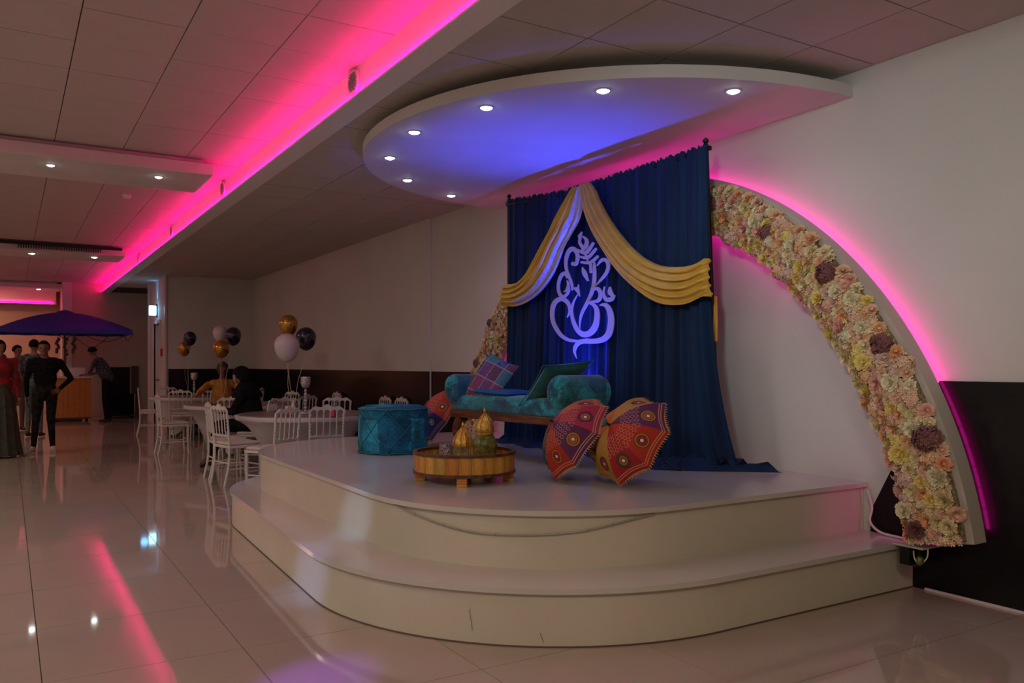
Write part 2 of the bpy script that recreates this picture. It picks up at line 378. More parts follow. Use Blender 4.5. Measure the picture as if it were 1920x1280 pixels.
# ledge that carries the led strip
struct(MB().box(XW, XE, YC-.028, YC, ZC-.012, ZC-.004).build('cove_ledge', M['cove']))
struct(MB().box(XW, XE, YC-.031, YC-.028, ZC-.012, ZC+.003).build('cove_light_stop', M['cove']))  # added lip, shaped to cut the strip's spread across the high ceiling
def strip_segments(x0, x1, n, y0, y1, z0, z1):
    b = MB()
    for i in range(n):
        a = x0+(x1-x0)*i/n; c = x0+(x1-x0)*(i+1)/n - .004; b.box(a, c, y0, y1, z0, z1)
    return b
tag(strip_segments(XW+.05, XE, 50, YC-.026, YC-.012, ZC-.004, ZC+.004).build('led_strip', M['led_pink']), 'long glowing pink led strip lying in the ceiling cove ledge', 'light strip')
# far pink cove at the recess wall
struct(MB().box(-26.62, -26.3, YS, 1.15, 3.06, ZH).build('cove_fascia_far', M['cove']))
b = MB()
for i in range(14): b.box(-26.30, -26.285, -6+i*.505, -6+i*.505+.5, 3.075, 3.095)
tag(b.build('led_strip', M['led_far']), 'glowing pink led strip along the foot of the far end wall cove', 'light strip')
lamp('far_cove_glow', 'AREA', (-26.05, -2.0, 3.12), 14, (1,.0,.2), .05, 6.0, direction=(-1,0,.55))
# ventilation grilles on the cove face
def vent(x, label):
    t = thing('cove_vent', label, 'vent', (x, YC-.001, 3.405), group='round vents on the cove face')
    b = MB().tube([(0,-.002,0),(0,-.02,0)], [.098,.094], 24); b.build('frame', M['cove'], t, True)
    for k in range(9):
        z = -.064+k*.016; h = math.sqrt(.08**2-z*z)
        o = MB().box(-h, h, -.028, -.02, z-.003, z+.003).build('louvre', M['grey'], t)
for x, l in ((-5.68,'round louvred vent on the pink cove nearest the stage'),(-9.93,'round vent on the pink cove above the first ceiling bulkhead end'),(-13.46,'round vent on the pink cove beyond the first bulkhead'),(-17.2,'farthest round vent on the pink cove')): vent(x, l)

# downlight prototypes
def downlight(loc, label, power=6, group='recessed ceiling downlights', spot=True, rad=.036):
    t = thing('downlight', label, 'downlight', loc, group=group)
    MB().lathe([(rad+.012,0),(rad+.012,-.004),(rad+.002,-.007),(rad,-.002)], 20).build('bezel', M['white'], t, True)
    MB().lathe([(rad*.95,-.003),(rad*.9,-.010),(rad*.6,-.016),(.001,-.018)], 16).build('lens', M['lamp'], t, True)
    if spot: lamp('downlight_beam', 'SPOT', Vector(loc)-Vector((0,0,.02)), power, COOL if group.startswith('canopy') else (1,.82,.66), spot=150, blend=.7, rad=.03)
# dropped bulkheads
bh_lab = []
for k, x in enumerate((-8.95, -16.5, -24.35)):
    y1 = 1.83 if k < 2 else 1.18
    o = MB().box(x-1.03, x, YS+.01, y1, ZH-.17, ZH-.055, b=.004).box(x-.95, x-.08, YS+.01, y1-.08, ZH-.055, ZH-.005).build('bulkhead', M['plaster'])
    tag(o, ['white dropped ceiling bulkhead nearest the camera, two downlights in it','second white dropped ceiling bulkhead, behind the dark toothed rail','farthest dropped ceiling bulkhead, over the far pink cove'][k], 'ceiling panel', 'dropped ceiling bulkheads')
    for j, y in enumerate((1.35, .36, -.63, -1.62, -2.61, -3.6)):
        if k == 2: y -= .67
        if y > -.3 or True:
            vis = y > -.15
            nm = [['downlight at the right end of the nearest bulkhead','downlight left of the end one in the nearest bulkhead'],
                  ['downlight at the right end of the second bulkhead','downlight left of the end one in the second bulkhead'],
                  ['downlight in the farthest bulkhead over the blue parasol','left downlight in the farthest bulkhead']][k]
            downlight((x-.36, y, ZH-.171), nm[j] if j < 2 else 'bulkhead downlight outside the picture to the left', power=5 if k < 2 else 4, rad=.034 if k<1 else .05,
                      group='recessed bulkhead downlights') if vis else lamp('downlight_beam','SPOT',(x-.36,y,ZH-.19), 8, (1,.78,.6), spot=150, blend=.7)
t = thing('toothed_rail', 'dark toothed rail fixed along the edge of the second ceiling bulkhead', 'rail')
MB().box(-16.48, -16.42, -1.0, 1.77, ZH-.075, ZH-.03).build('bar', M['metal_dark'], t)
tp = MB().box(-.015, .015, -.008, .008, -.06, 0).build('tooth', M['metal_dark'], t, loc=(-16.45, .15, ZH-.075))
for k in range(1, 34): like(tp, t, (-16.45, .15+k*.0385, ZH-.075))
o = MB().lathe([(.055,0),(.055,-.02),(.04,-.045),(.001,-.05)], 20).build('smoke_detector', M['white'], smooth=True, loc=on_z(238,365,ZH)); tag(o, 'small white smoke detector on the ceiling beyond the nearest bulkhead', 'detector')

# canopy over the stage
CX, CA, CB = -5.73, 2.29, 2.345
def canopy_pts(a, b, n=64): return [(CX+a*math.copysign(abs(math.cos(t))**(.97), math.cos(t)), YW-.001-b*abs(math.sin(t))**(.97)) for t in [PI*i/n for i in range(n+1)]]
c = thing('ceiling_canopy', 'white half-oval ceiling canopy with downlights above the stage', 'canopy')
MB().prism(canopy_pts(CA, CB), 3.125, 3.205).build('canopy_board', M['plaster'], c, True)
MB().prism(canopy_pts(CA-.25, CB-.25), 3.205, 3.285).build('canopy_neck', M['plaster'], c, True)
for i, (px, py, l) in enumerate([(1375,170,'canopy downlight nearest the right end by the wall'),(1131,169,'canopy downlight second from the right end'),(912,201,'canopy downlight third from the right end'),
        (777,247,'canopy downlight upper left, right of the leftmost one'),(731,295,'leftmost downlight of the stage canopy'),(764,337,'canopy downlight lower left, just below the leftmost'),(846,366,'canopy downlight nearest the curtain top left corner')]):
    p = on_z(px, py, 3.124); downlight(p, l, 3.0, 'canopy downlights over the stage', rad=.04)

# ================================================================ stage
def outline(m, n=24):
    """plan outline of a platform: margin m outside the upper platform"""
    r = 1.27+m; pts = [(-3.33+m, YW-.003)]
    pts += [(-4.6+r*math.cos(a), 3.1+r*math.sin(a)) for a in [-(PI/2)*i/n for i in range(n+1)]]
    cxl = -6.98; rx = 1.31+m*.35; ry = 1.27+m*.69; pts += [(cxl+rx*math.cos(a), 3.1+ry*math.sin(a)) for a in [-PI/2-(PI/2)*i/n for i in range(n+1)]]
    pts.append((cxl-rx, YW-.003)); return pts
st = thing('stage', 'white two-step stage with rounded corners against the wall', 'stage', group=None)
for z0, z1, m in ((0,.29,.35),(.29,.60,0)):
    MB().prism(outline(m-.03), z0, z1-.028).build('riser', M['riser'], st, True)
    MB().prism(outline(m), z1-.028, z1).build('step_top', M['stage'], st, True)
# joint lines in risers: slim cover strips
MB().tube([(x,y,.003) for x,y in outline(.352-.03)], .004, 6).build('floor_bead', M['brown'], st)
# scuffs on the riser
def scuff(pts, w):
    b = MB()
    c0 = Vector((-4.6,3.1)); out = []
    for px, py in pts:
        r = ray(px,py); d = Vector((r.x,r.y)); R = 1.27+.35-.03+.001
        A = d.dot(d); B = -2*d.dot(c0); C = c0.dot(c0)-R*R; k = (-B-math.sqrt(B*B-4*A*C))/(2*A)
        out.append((r.x*k, r.y*k, CAMH+r.z*k))
    b.tube(out, w, 5); return b
scuff([(880,1141),(881,1152),(884,1168),(885,1182)], .002).build('scuff_mark', M['grey'], st)
scuff([(1013,1187),(1016,1196),(1019,1204)], .0015).build('scuff_mark', M['grout'], st)
# rope light that sags over the upper riser
pts = []
c0 = Vector((-4.6,3.1)); R = 1.27-.03+.012
for px, py in [(713,930),(722,936),(760,956),(820,980),(880,996),(940,1002),(1010,1002.5),(1080,997),(1140,985),(1190,972),(1228,963)]:
    r = ray(px,py); k2 = (3.1-R)/r.y; p2 = Vector((r.x*k2, r.y*k2, CAMH+r.z*k2))
    if p2.x > -4.6:
        d = Vector((r.x,r.y)); A = d.dot(d); B = -2*d.dot(c0); C = c0.dot(c0)-R*R; k = (-B-math.sqrt(B*B-4*A*C))/(2*A)
        p2 = Vector((r.x*k, r.y*k, CAMH+r.z*k))
    pts.append(p2)
pth = smooth_path(pts, 6)
t = thing('rope_light', 'unlit clear rope light sagging across the upper stage riser', 'rope light')
MB().tube(pth, .0048, 8).build('tube', mat('clear_tube', (.36,.31,.25), .3), t, True)
for k in range(4, len(pth)-2, 5):
    p = pth[k]; MB().ell(p, (.0065,.0065,.008), 8, 6).build('bulb_clip', M['grey'], t)

# white cable and corner at the right end of the stage
cab = smooth_path([(-3.30,4.70,.56),(-3.28,4.72,.45),(-3.28,4.70,.36),(-3.20,4.69,.305),(-3.05,4.67,.30),(-2.92,4.62,.30)], 8)
tag(MB().tube(cab, .008, 8).build('cable', M['white'], smooth=True), 'white cable hanging down the right end of the upper step', 'cable')
t = thing('shelf_board', 'thin wooden board under the right foot of the flower arch', 'board')
MB().box(-2.99, -2.80, 4.50, 4.70, .291, .299).build('board', M['riser'], t)
MB().box(-2.98, -2.90, 4.60, 4.64, .16, .29).build('bracket', M['wood_dark'], t)
t = thing('junction_box', 'small dark box with a bulb holder under the arch foot', 'box', (-2.90,4.52,.292))
MB().box(-.03,.03,-.04,.04,-.10,-.0).build('box', M['metal_dark'], t); MB().ell((.07,0,-.07), (.022,.022,.028)).build('bulb', M['green_glaze'], t, True)
MB().tube(smooth_path([(.03,.0,-.02),(.05,-.02,-.06),(.07,0,-.09),(.1,.02,-.05),(.1,.03,0)],6), .004, 6).build('wire', M['white'], t)
# ================================================================ backdrop on the stage
bd = thing('backdrop', 'tall navy velvet pipe and drape backdrop standing on the stage', 'backdrop')
YB = 4.30; XL, XR = -7.09, -4.365
def bar_z(u):   # height of the rail: higher at the left pole, slight sag
    return CAMH + 1.648 - .09*min(u/.38,1) + .012*max(0,(u-.5))*2
def fold(u, s, sd): return math.sin(u*2*PI*26+sd+1.7*math.sin(u*17+sd))*.55+math.sin(u*2*PI*43+2.1*sd)*.3+math.sin(u*2*PI*9+sd*3)*.45
def curtain(u0, u1, sd, dy, name_label=None):
    NU, NV = 300, 46
    def fn(i, j):
        u = u0+(u1-u0)*i; zt = bar_z(u)
        s = j
        if s < .84:
            q = s/.84; z = zt+(.62-zt)*q
            amp = .017+.024*min(q*1.6,1)
            e9 = max(0,(u-.88))/.12
            x = XL+(XR+.035-XL)*u + e9*.035 + (u-.5)*.05*q + e9*.15*q**3
            y = YB+dy+fold(u, q, sd)*amp - .05*q*q + e9*.18*q**3.5
            z += 0
        else:
            q = (s-.84)/.16; e = max(0,(u-.72))/.28
            z = .604+.035*abs(fold(u*1.3, 1, sd+2))*(1-q)*1.0+(.016+.035*max(0,(u-.7))/.3)*(1+math.sin(u*40+q*9))*(1-q**2)
            e9 = max(0,(u-.88))/.12; qq = q**.8
            x = XL+(XR+.035-XL)*u+(u-.5)*.05+e9*.035+e9*(.15+.20*qq)
            y = YB+dy+fold(u,1,sd)*.036*(1-q)-.05+e9*.18-q*(.16+.24*e+.03*math.sin(u*31)+.02*math.sin(u*77))*(1-e9)+qq*e9**1.6*.22*(1 if u>.9 else 0)
        if j < .012: z = zt+.022*abs(math.sin(u*160))+.006
        return (x, y, z)
    return MB().grid(fn, NU, NV)
curtain(0, .405, .3, .0).build('curtain_panel', M['velvet_navy'], bd, 'all', fix=False)
curtain(.39, 1, 2.2, -.012).build('curtain_panel', M['velvet_navy'], bd, 'all', fix=False)
MB().tube([(XL-.03, YB+.01, CAMH+1.62), (XL+.38*(XR-XL), YB+.01, bar_z(.38)-.015), (XR+.03, YB+.01, bar_z(1)-.015)], .016, 10).build('crossbar', M['metal_dark'], bd, True)
for x, z1 in ((XL-.005, bar_z(0)+.03),(XR+.016, bar_z(1)+.03)):
    p = MB().tube([(x, YB+.02+(.13 if x > -5 else 0), .6),(x, YB+.02, z1)], .019, 12).build('pole', M['metal_dark'], bd, True)
    MB().box(x-.12,x+.08,YB+.02,YB+.2,.601,.608).build('base_plate', M['metal_dark'], bd)
    MB().lathe([(.015,z1-.01),(.02,z1),(.011,z1+.006),(.022,z1+.02),(.022,z1+.034),(.004,z1+.05)], 14, x, YB+.02).box(x+.015 if x>-5 else x-.05, x+.05 if x>-5 else x-.015, YB, YB+.03, z1-.05, z1-.02).build('finial', M['metal_dark'], bd, True)

def swag(up, lo, sd, label, wrap):
    U = [on_y(px, py, 4.20) for px, py in up]; Lo = [on_y(px, py, 4.19) for px, py in lo]
    def samp(P, t):
        S = smooth_path(P, 10); k = t*(len(S)-1); i = min(int(k), len(S)-2); return S[i].lerp(S[i+1], k-i)
    SU = smooth_path(U, 12); SL = smooth_path(Lo, 12)
    def at(S, t): k = t*(len(S)-1); i = min(int(k), len(S)-2); return S[i].lerp(S[i+1], k-i)
    def fn(s, t):
        if s <= .9: a, b = at(SU, s/.9), at(SL, s/.9); back = 0
        else:
            a, b = at(SU, 1), at(SL, 1); back = (s-.9)/.1
        p = a.lerp(b, t)
        e = min(s/.9,1)
        d = math.sin(t*2*PI*4.6+1.8*math.sin(s*2.6+sd)+sd)*.020 + math.sin(t*2*PI*9.3+s*4*sd)*.011 + math.sin(t*2*PI*15+s*9+sd)*.004
        d *= (.6+.5*e)*(1-.75*back)
        bulge = .07*math.sin(PI*t)*(.35+.65*math.sin(PI*min(e,1)))
        p = p + Vector((0, -bulge+d, 0)) + Vector((0,0,d*.35*math.sin(PI*t)))
        if back: 
            an = back*PI*.95; R_ = .03
            p = p + Vector((wrap*R_*math.sin(an)*.8, R_*(1-math.cos(an))*1.0, 0))
        return p
    o = MB().grid(fn, 90, 44).build('draped_swag', [M['gold_satin'], M['pale_satin']], smooth='all', fix=False)
    if wrap < 0:
        for q_ in o.data.polygons:
            i_, j_ = divmod(q_.index, 44)
            if j_ > 29 and i_ < 72: q_.material_index = 1
    md = o.modifiers.new('solid', 'SOLIDIFY'); md.thickness = .003
    tag(o, label, 'drape', 'gold satin swags on the navy backdrop'); return o
swag([(1106,343),(1118,360),(1125,378),(1147,417),(1175,454),(1204,482),(1237,498),(1274,500),(1299,495),(1318,485)],
     [(1088,350),(1091,364),(1097,392),(1111,429),(1133,468),(1159,507),(1195,541),(1237,567),(1285,571),(1322,556)], 1.0, 'gold satin swag draped from the top centre to the right pole of the navy backdrop', 1)
swag([(1074,352),(1066,366),(1046,400),(1021,451),(1001,490),(984,516),(965,530),(945,533)],
     [(1095,350),(1093,372),(1088,409),(1074,440),(1060,468),(1046,504),(1021,541),(995,563),(967,574),(941,571)], 2.3, 'gold satin swag draped from the top centre to the left pole of the navy backdrop', -1)

tl = [on_y(px, py, 4.40) for px, py in ((1337,556),(1339,600),(1342,640))]
MB().tube(tl, [.03,.026,.012], 8).build('swag_tail', M['gold_satin'], bd, True)
# cut metal ornament hung on the curtain
strokes = [
 [(215,860,6),(240,800,26),(228,735,38),(185,695,44),(135,695,44),(95,735,44),(78,800,42),(82,880,40),(108,950,40),(160,1025,38),(230,1068,32),(300,1078,26)],
 [(310,650,8),(270,730,18),(258,810,28),(275,900,38),(315,980,46),(370,1018,56),(430,1000,60),(475,940,60),(492,860,54),(488,790,46),(460,745,34),(408,727,8)],
 [(300,1078,20),(380,1080,46),(480,1078,50),(550,1060,56),(600,1010,62),(620,930,64),(620,850,60),(600,780,52),(565,745,40),(515,748,10)],
 [(400,1075,46),(335,1088,44),(298,1120,36),(284,1170,26),(305,1240,4)],
 [(335,970,5),(334,900,16),(352,820,26),(398,730,32),(440,640,36),(462,560,38),(470,470,36),(468,400,30),(468,350,14)],
 [(190,670,30),(155,655,34),(136,600,30),(140,530,30),(165,470,34),(200,455,38),(218,490,24)],
 [(216,520,12),(228,560,26),(210,610,22),(182,625,5)], [(232,555,12),(232,610,24),(200,662,28),(160,680,30)],
 [(262,612,8),(264,570,26),(242,500,30),(212,420,30),(205,340,34),(225,262,38),(265,228,46),(303,255,42),(314,310,36),(298,368,32),(272,366,36)],
 [(475,575,6),(528,515,24),(575,455,32),(597,395,34),(585,342,38),(540,330,32),(490,385,6)],
 [(352,352,24),(430,354,32),(497,300,26)], [(335,300,18),(408,308,34),(482,230,26)], [(316,240,22),(392,264,38),(457,180,28)], [(368,256,14),(398,300,24),(408,340,14)],
 [(352,78,16),(335,115,36),(330,130,10)], [(362,112,14),(398,150,34),(392,205,42),(366,232,34)], [(342,112,24),(334,168,28),(356,205,34)],
 [(358,395,6),(378,450,46),(408,515,22)], [(436,372,28),(438,440,28)],
 [(278,592,12),(312,605,40),(336,668,5)], [(325,555,6),(318,600,28)],
 [(450,603,20),(505,598,38),(528,650,38),(505,705,34),(440,718,22),(408,724,6)],
 [(565,582,16),(556,640,24),(580,695,40),(630,690,42),(660,655,14)], [(615,590,24),(618,630,50),(640,660,30)]]
t = thing('wall_ornament', 'pale cut-metal elephant-headed line ornament hanging on the navy curtain', 'ornament')
b = MB()
for si, s in enumerate(strokes):
    P3 = smooth_path([Vector((1020+x/4.92, wd/4.92, 420+y/4.92)) for x, y, wd in s], 7)
    y0 = 4.165 - si*.0002; y1 = 4.172 - si*.0002
    vs = []; n = len(P3)
    for i, q in enumerate(P3):
        t_ = P3[min(i+1,n-1)]-P3[max(i-1,0)]; t2 = Vector((t_.x, 0, t_.z)).normalized(); nn = Vector((-t2.z, 0, t2.x))
        h = max(q.y, .6)/2*.92
        for y_ in (y0, y1): vs += [on_y(q.x+nn.x*h, q.z+nn.z*h, 4.17)*1.0+Vector((0,y_-4.17,0)), on_y(q.x-nn.x*h, q.z-nn.z*h, 4.17)+Vector((0,y_-4.17,0))]
    fs = []
    for i in range(n-1):
        a = i*4; c4 = a+4
        fs += [(a,a+1,c4+1,c4),(a+2,c4+2,c4+3,a+3),(a,c4,c4+2,a+2),(a+1,a+3,c4+3,c4+1)]
    fs += [(0,2,3,1),((n-1)*4,(n-1)*4+1,(n-1)*4+3,(n-1)*4+2)]
    # rounded ends
    for q in (P3[0], P3[-1]):
        h = max(q.y,.6)/2
        if h > 1.6:
            k = len(vs); m_ = 14
            for y_ in (y0-.00005,y1): vs += [on_y(q.x+h*math.cos(2*PI*i/m_), q.z+h*math.sin(2*PI*i/m_), 4.17)+Vector((0,y_-4.17,0)) for i in range(m_)]
            fs += [tuple(range(k,k+m_)), tuple(range(k+2*m_-1,k+m_-1,-1))]+[(k+i,k+(i+1)%m_,k+m_+(i+1)%m_,k+m_+i) for i in range(m_)]
    b.add(vs, fs)
b.build('cut_sheet', M['emblem'], t)
for px in (1085, 1112):
    p = on_y(px, 470, 4.18); MB().tube([p, (p.x, 4.2, bar_z(.5)-.02)], .0012, 5).build('hanging_wire', M['metal_dark'], t)

# ================================================================ flower arch
AX, AZ, RO, RI, Y0, Y1 = -5.52, -.09, 3.03, 2.70, 4.54, 4.66
ar = thing('flower_arch', 'large half-round arch covered with pink, cream and yellow artificial flowers', 'arch')
A0 = math.asin((.37-AZ)/RO); 
def ring(ri, ro, y0, y1, a0, a1, n=96, a0i=None):
    vs = []
    for i in range(n+1):
        a = a0+(a1-a0)*i/n
        for r, y in ((ri,y0),(ro,y0),(ro,y1),(ri,y1)): vs.append((AX+r*math.cos(a), y, AZ+r*math.sin(a)))
    fs = [(i*4+k, i*4+(k+1)%4, i*4+4+(k+1)%4, i*4+4+k) for i in range(n) for k in range(4)]
    fs += [(0,1,2,3),(n*4+3,n*4+2,n*4+1,n*4)]
    return vs, fs
MB().add(*ring(RI, RO, Y0, Y1, A0, PI-A0+.02)).build('arch_frame', M['arch_paint'], ar, True)
def led_ring(r0, r1, a0, a1, n, y0=4.685, y1=4.695):
    b = MB()
    for i in range(n):
        vs, fs = ring(r0, r1, y0, y1, a0+(a1-a0)*i/n, a0+(a1-a0)*(i+.96)/n, 3); b.add(vs, fs)
    return b
led_ring(RO-.05, RO-.035, A0+.02, PI-A0, 70).build('led_strip', M['led_arch'], ar)
led_ring(RI+.012, RI+.024, math.radians(50), math.radians(135), 30, 4.662, 4.670).build('led_strip', M['led_arch_top'], ar)
led_ring(RI+.03, RI+.045, A0+.02, A0+.16, 5).build('led_strip', M['led_arch_foot'], ar)
led_ring(RI+.03, RI+.045, A0+.18, math.radians(49), 22).build('led_strip', M['led_arch_soft'], ar)
for a in [math.radians(d_) for d_ in (12,40,70,110,140,168)]:
    p = (AX+2.87*math.cos(a), 0, AZ+2.87*math.sin(a)); MB().box(p[0]-.03,p[0]+.03,Y1,YW,p[2]-.03,p[2]+.03).build('wall_bracket', M['metal_dark'], ar)
# flower heads
def petal(b, base, ang, length, width, tilt, cup, mi=0, z0=0):
    """a cupped petal rooted near the flower axis (axis = local z)"""
    ca, sa = math.cos(ang), math.sin(ang); vs = []
    for i, (l, wd) in enumerate(((0,.35),(.5,1.0),(1.0,.55))):
        d = base+length*l*math.cos(tilt*(1-.0*l)); h = z0+length*l*math.sin(tilt)+cup*l*l*length
        for s_ in (-1, 0, 1):
            o_ = s_*width*wd; hh = h+(abs(s_)*width*.35)
            vs.append((d*ca-o_*sa, d*sa+o_*ca, hh))
    b.add(vs, [(0,1,4,3),(1,2,5,4),(3,4,7,6),(4,5,8,7)], mi)
def rose_mesh(rg):
    b = MB(); b.lathe([(.012,0),(.016,.02),(.009,.034),(.001,.035)], 6)
    for ringi, (n, L_, base, tilt, z0) in enumerate(((4,.016,.003,1.25,.022),(5,.022,.007,1.08,.018),(6,.027,.011,.86,.014),(7,.031,.015,.60,.010),(8,.035,.019,.34,.006),(8,.036,.024,.08,.003))):
        for k in range(n): petal(b, base, 2*PI*(k+.5*(ringi%2))/n+rg.random()*.35, L_*rg.uniform(.9,1.12), .0175, tilt+rg.uniform(-.14,.14), .12, 0, z0)
    return b
def hyd_mesh(rg):
    b = MB(); b.ell((0,0,.004), (.045,.045,.030), 8, 5)
    for k in range(46):
        th = math.acos(max(-.1,1-k/46*1.02)); a = k*2.39996
        rr = rg.uniform(.85,1.18)
        c_ = Vector((.052*rr*math.sin(th)*math.cos(a), .052*rr*math.sin(th)*math.sin(a), .004+.040*rr*math.cos(th)))
        nrm = (c_.normalized()+Vector((rg.uniform(-.4,.4),rg.uniform(-.4,.4),rg.uniform(-.2,.4)))).normalized()
        q = nrm.to_track_quat('Z','Y').to_matrix() @ Matrix.Rotation(rg.random()*PI,3,'Z'); s_ = rg.uniform(.010,.015)
        for m_ in range(4):
            an = m_*PI/2; vs = [Vector((0,0,-.002)), Vector((s_*math.cos(an-.6), s_*math.sin(an-.6), .005)), Vector((s_*1.3*math.cos(an), s_*1.3*math.sin(an), .001)), Vector((s_*math.cos(an+.6), s_*math.sin(an+.6), .005))]
            b.add([c_+q@v_ for v_ in vs], [(0,1,2,3)])
    return b
def dahlia_mesh(rg):
    b = MB(); b.lathe([(.01,.006),(.013,.016),(.001,.02)], 6)
    for ringi, (n, L_, tilt, z0) in enumerate(((7,.020,1.15,.014),(9,.028,.9,.011),(11,.036,.62,.008),(12,.043,.34,.004),(12,.048,.05,.001))):
        for k in range(n): petal(b, .005, 2*PI*(k+.5*(ringi%2))/n+rg.random()*.3, L_*rg.uniform(.8,1.15), .0125, tilt+rg.uniform(-.2,.2), .18, 0, z0)
    return b
FC = {'blush':(.66,.38,.27),'peach':(.68,.34,.17),'cream':(.68,.54,.31),'ivory':(.60,.58,.40),'yellow':(.66,.50,.09),'mauve':(.24,.09,.09),
      'orange':(.66,.24,.09),'lilac':(.52,.34,.30),'palegreen':(.54,.50,.22),'pink':(.60,.27,.24)}
FC = {k: tuple(min(.9,(v*.72+w_*.28)*1.38) for v, w_ in zip(c_, (.66,.47,.32))) if k != 'mauve' else c_ for k, c_ in FC.items()}
fm = {k: noisy(mat('petal_'+k, c_, .75), tuple(v*.88 for v in c_), tuple(min(.95,v*1.14) for v in c_), 38) for k, c_ in FC.items()}
meshes = {}
rg = random.Random(11)
def fmesh(kind, col, var):
    key = (kind, col, var)
    if key not in meshes:
        o = {'rose':rose_mesh,'hyd':hyd_mesh,'dah':dahlia_mesh}[kind](random.Random(hash(kind)%97 if False else var*7+len(kind))).build('flower', fm[col], smooth='all', fix=False)
        me = o.data; bpy.data.objects.remove(o); meshes[key] = me
    return meshes[key]
backv = MB()
bb = MB().add(*ring(RI-.02, RO-.04, Y0-.022, Y0, A0+.005, PI-A0, 120)).build('moss_backing', noisy(mat('moss', (.3,.22,.12), .95), (.16,.11,.05), (.42,.32,.2), 40, bump=.6), ar, True)
placed = []
def put_flower(a, r, s_, kind, col, tiltout=None, out=None):
    p = Vector((AX+r*math.cos(a), Y0-.03-rg.random()*.02, AZ+r*math.sin(a)))
    rr = (r-RI)/(RO-.06-RI)
    side = Vector((math.cos(a), 0, math.sin(a)))*((rr-.45)*1.1 if tiltout is None else tiltout)
    d = (Vector((rg.uniform(-.25,.25), -1, rg.uniform(-.25,.25)))+side).normalized()
    q = d.to_track_quat('Z','Y') @ Matrix.Rotation(rg.random()*6.28,4,'Z').to_quaternion()
    return p, q, s_, kind, col
special = [(1555,512,'hyd','mauve',1.25),(1442,437,'hyd','mauve',.9),(1665,640,'hyd','mauve',1.2),(1745,820,'hyd','mauve',1.45),(1724,992,'rose','mauve',.95),(1340,385,'hyd','mauve',1.0),
   (1765,893,'rose','ivory',1.15),(1693,850,'rose','yellow',1.15),(1675,716,'rose','ivory',1.0),(1625,680,'rose','yellow',.95),(1715,805,'rose','ivory',.95),(1702,955,'rose','ivory',.95),
   (1615,547,'rose','ivory',.9),(1540,560,'rose','yellow',.8),(1420,415,'rose','ivory',1.0),(1435,488,'dah','yellow',.8),(1700,900,'hyd','lilac',1.0),(1372,450,'hyd','lilac',1.0),(1480,515,'hyd','lilac',.9),
   (1790,935,'dah','palegreen',1.1),(1820,985,'dah','cream',1.0),(1530,465,'rose','cream',.9),(1400,390,'dah','palegreen',.9),(1745,735,'hyd','blush',.9),(917,596,'hyd','mauve',.85),(882,664,'hyd','mauve',.8)]
flowers = []
for px, py, kind, col, s_ in special:
    p = on_y(px, py, Y0-.035); a = math.atan2(p.z-AZ, p.x-AX); r = math.hypot(p.x-AX, p.z-AZ)
    r = min(max(r, RI-.01), RO-.09)
    fl_ = list(put_flower(a, r, s_, kind, col, 0)); fl_[0] = fl_[0]+Vector((0,-.016,0)); flowers.append(tuple(fl_)); placed.append((a*2.85, r, .07*s_))
cols = ['blush']*8+['peach']*7+['cream']*8+['ivory']*2+['yellow']*3+['palegreen']*2+['orange']*2+['lilac']*3+['pink']*4
def scatter(a_lo, a_hi, n, mind):
    tries = 0; k = 0
    while k < n and tries < 6000:
        tries += 1
        a = rg.uniform(a_lo, a_hi); r = rg.uniform(RI-.03, RO-.035)
        s_ = rg.uniform(.68, 1.05); rr = mind*s_
        if any(abs(a*2.85-q[0]) < .2 and math.hypot(a*2.85-q[0], r-q[1]) < (rr+q[2])*.62 for q in placed): continue
        kind = rg.choice(['rose','rose','rose','hyd','dah','dah','dah']); col = rg.choice(cols)
        flowers.append(put_flower(a, r, s_, kind, col)); placed.append((a*2.85, r, rr)); k += 1
scatter(A0+.02, math.radians(68), 232, .047)
nvis1 = len(flowers)
scatter(math.radians(138), PI-A0-.02, 70, .047)
for i, (p, q, s_, kind, col) in enumerate(flowers[:298]):
    o = bpy.data.objects.new('flower', fmesh(kind, col, i % 3)); sc.collection.objects.link(o); o.parent = ar
    o.location = p; o.rotation_mode = 'QUATERNION'; o.rotation_quaternion = q; o.scale = (s_,)*3
# small filler blossoms and leaves between the heads, and the stretch hidden by the curtain
fill = [MB() for _ in range(5)]
fcols = ['blush','cream','palegreen','peach','lilac']
def little(b, p, d, s_):
    q = d.to_track_quat('Z','Y').to_matrix()
    for k in range(5):
        an = k*2*PI/5+s_*99
        vs = [Vector((0,0,0)), Vector((s_*.8*math.cos(an-.5), s_*.8*math.sin(an-.5), s_*.35)), Vector((s_*1.2*math.cos(an), s_*1.2*math.sin(an), s_*.15)), Vector((s_*.8*math.cos(an+.5), s_*.8*math.sin(an+.5), s_*.35))]
        b.add([p+q@v_ for v_ in vs], [(0,1,2,3)])
for k in range(9000):
    a = rg.uniform(A0, math.radians(72)) if k % 4 else rg.uniform(math.radians(132), PI-A0)
    r = rg.uniform(RI-.06, RO-.05); yv = Y0-.03-.025*rg.random()
    if r < RI-.02: yv = rg.uniform(Y0-.03, Y0+.06)
    d = Vector((rg.uniform(-.6,.6)+(r<RI)*-.8*math.cos(a), -1, rg.uniform(-.6,.6)-(r<RI)*.8*math.sin(a))).normalized()
    yv -= .008*rg.random()
    little(rg.choice(fill), Vector((AX+r*math.cos(a), yv, AZ+r*math.sin(a))), d, rg.uniform(.010,.019))
for b, c_ in zip(fill, fcols):
    b.build('filler_blossom', fm[c_], ar, kind='stuff', fix=False)
# ================================================================ furniture on the stage
ZS = .60
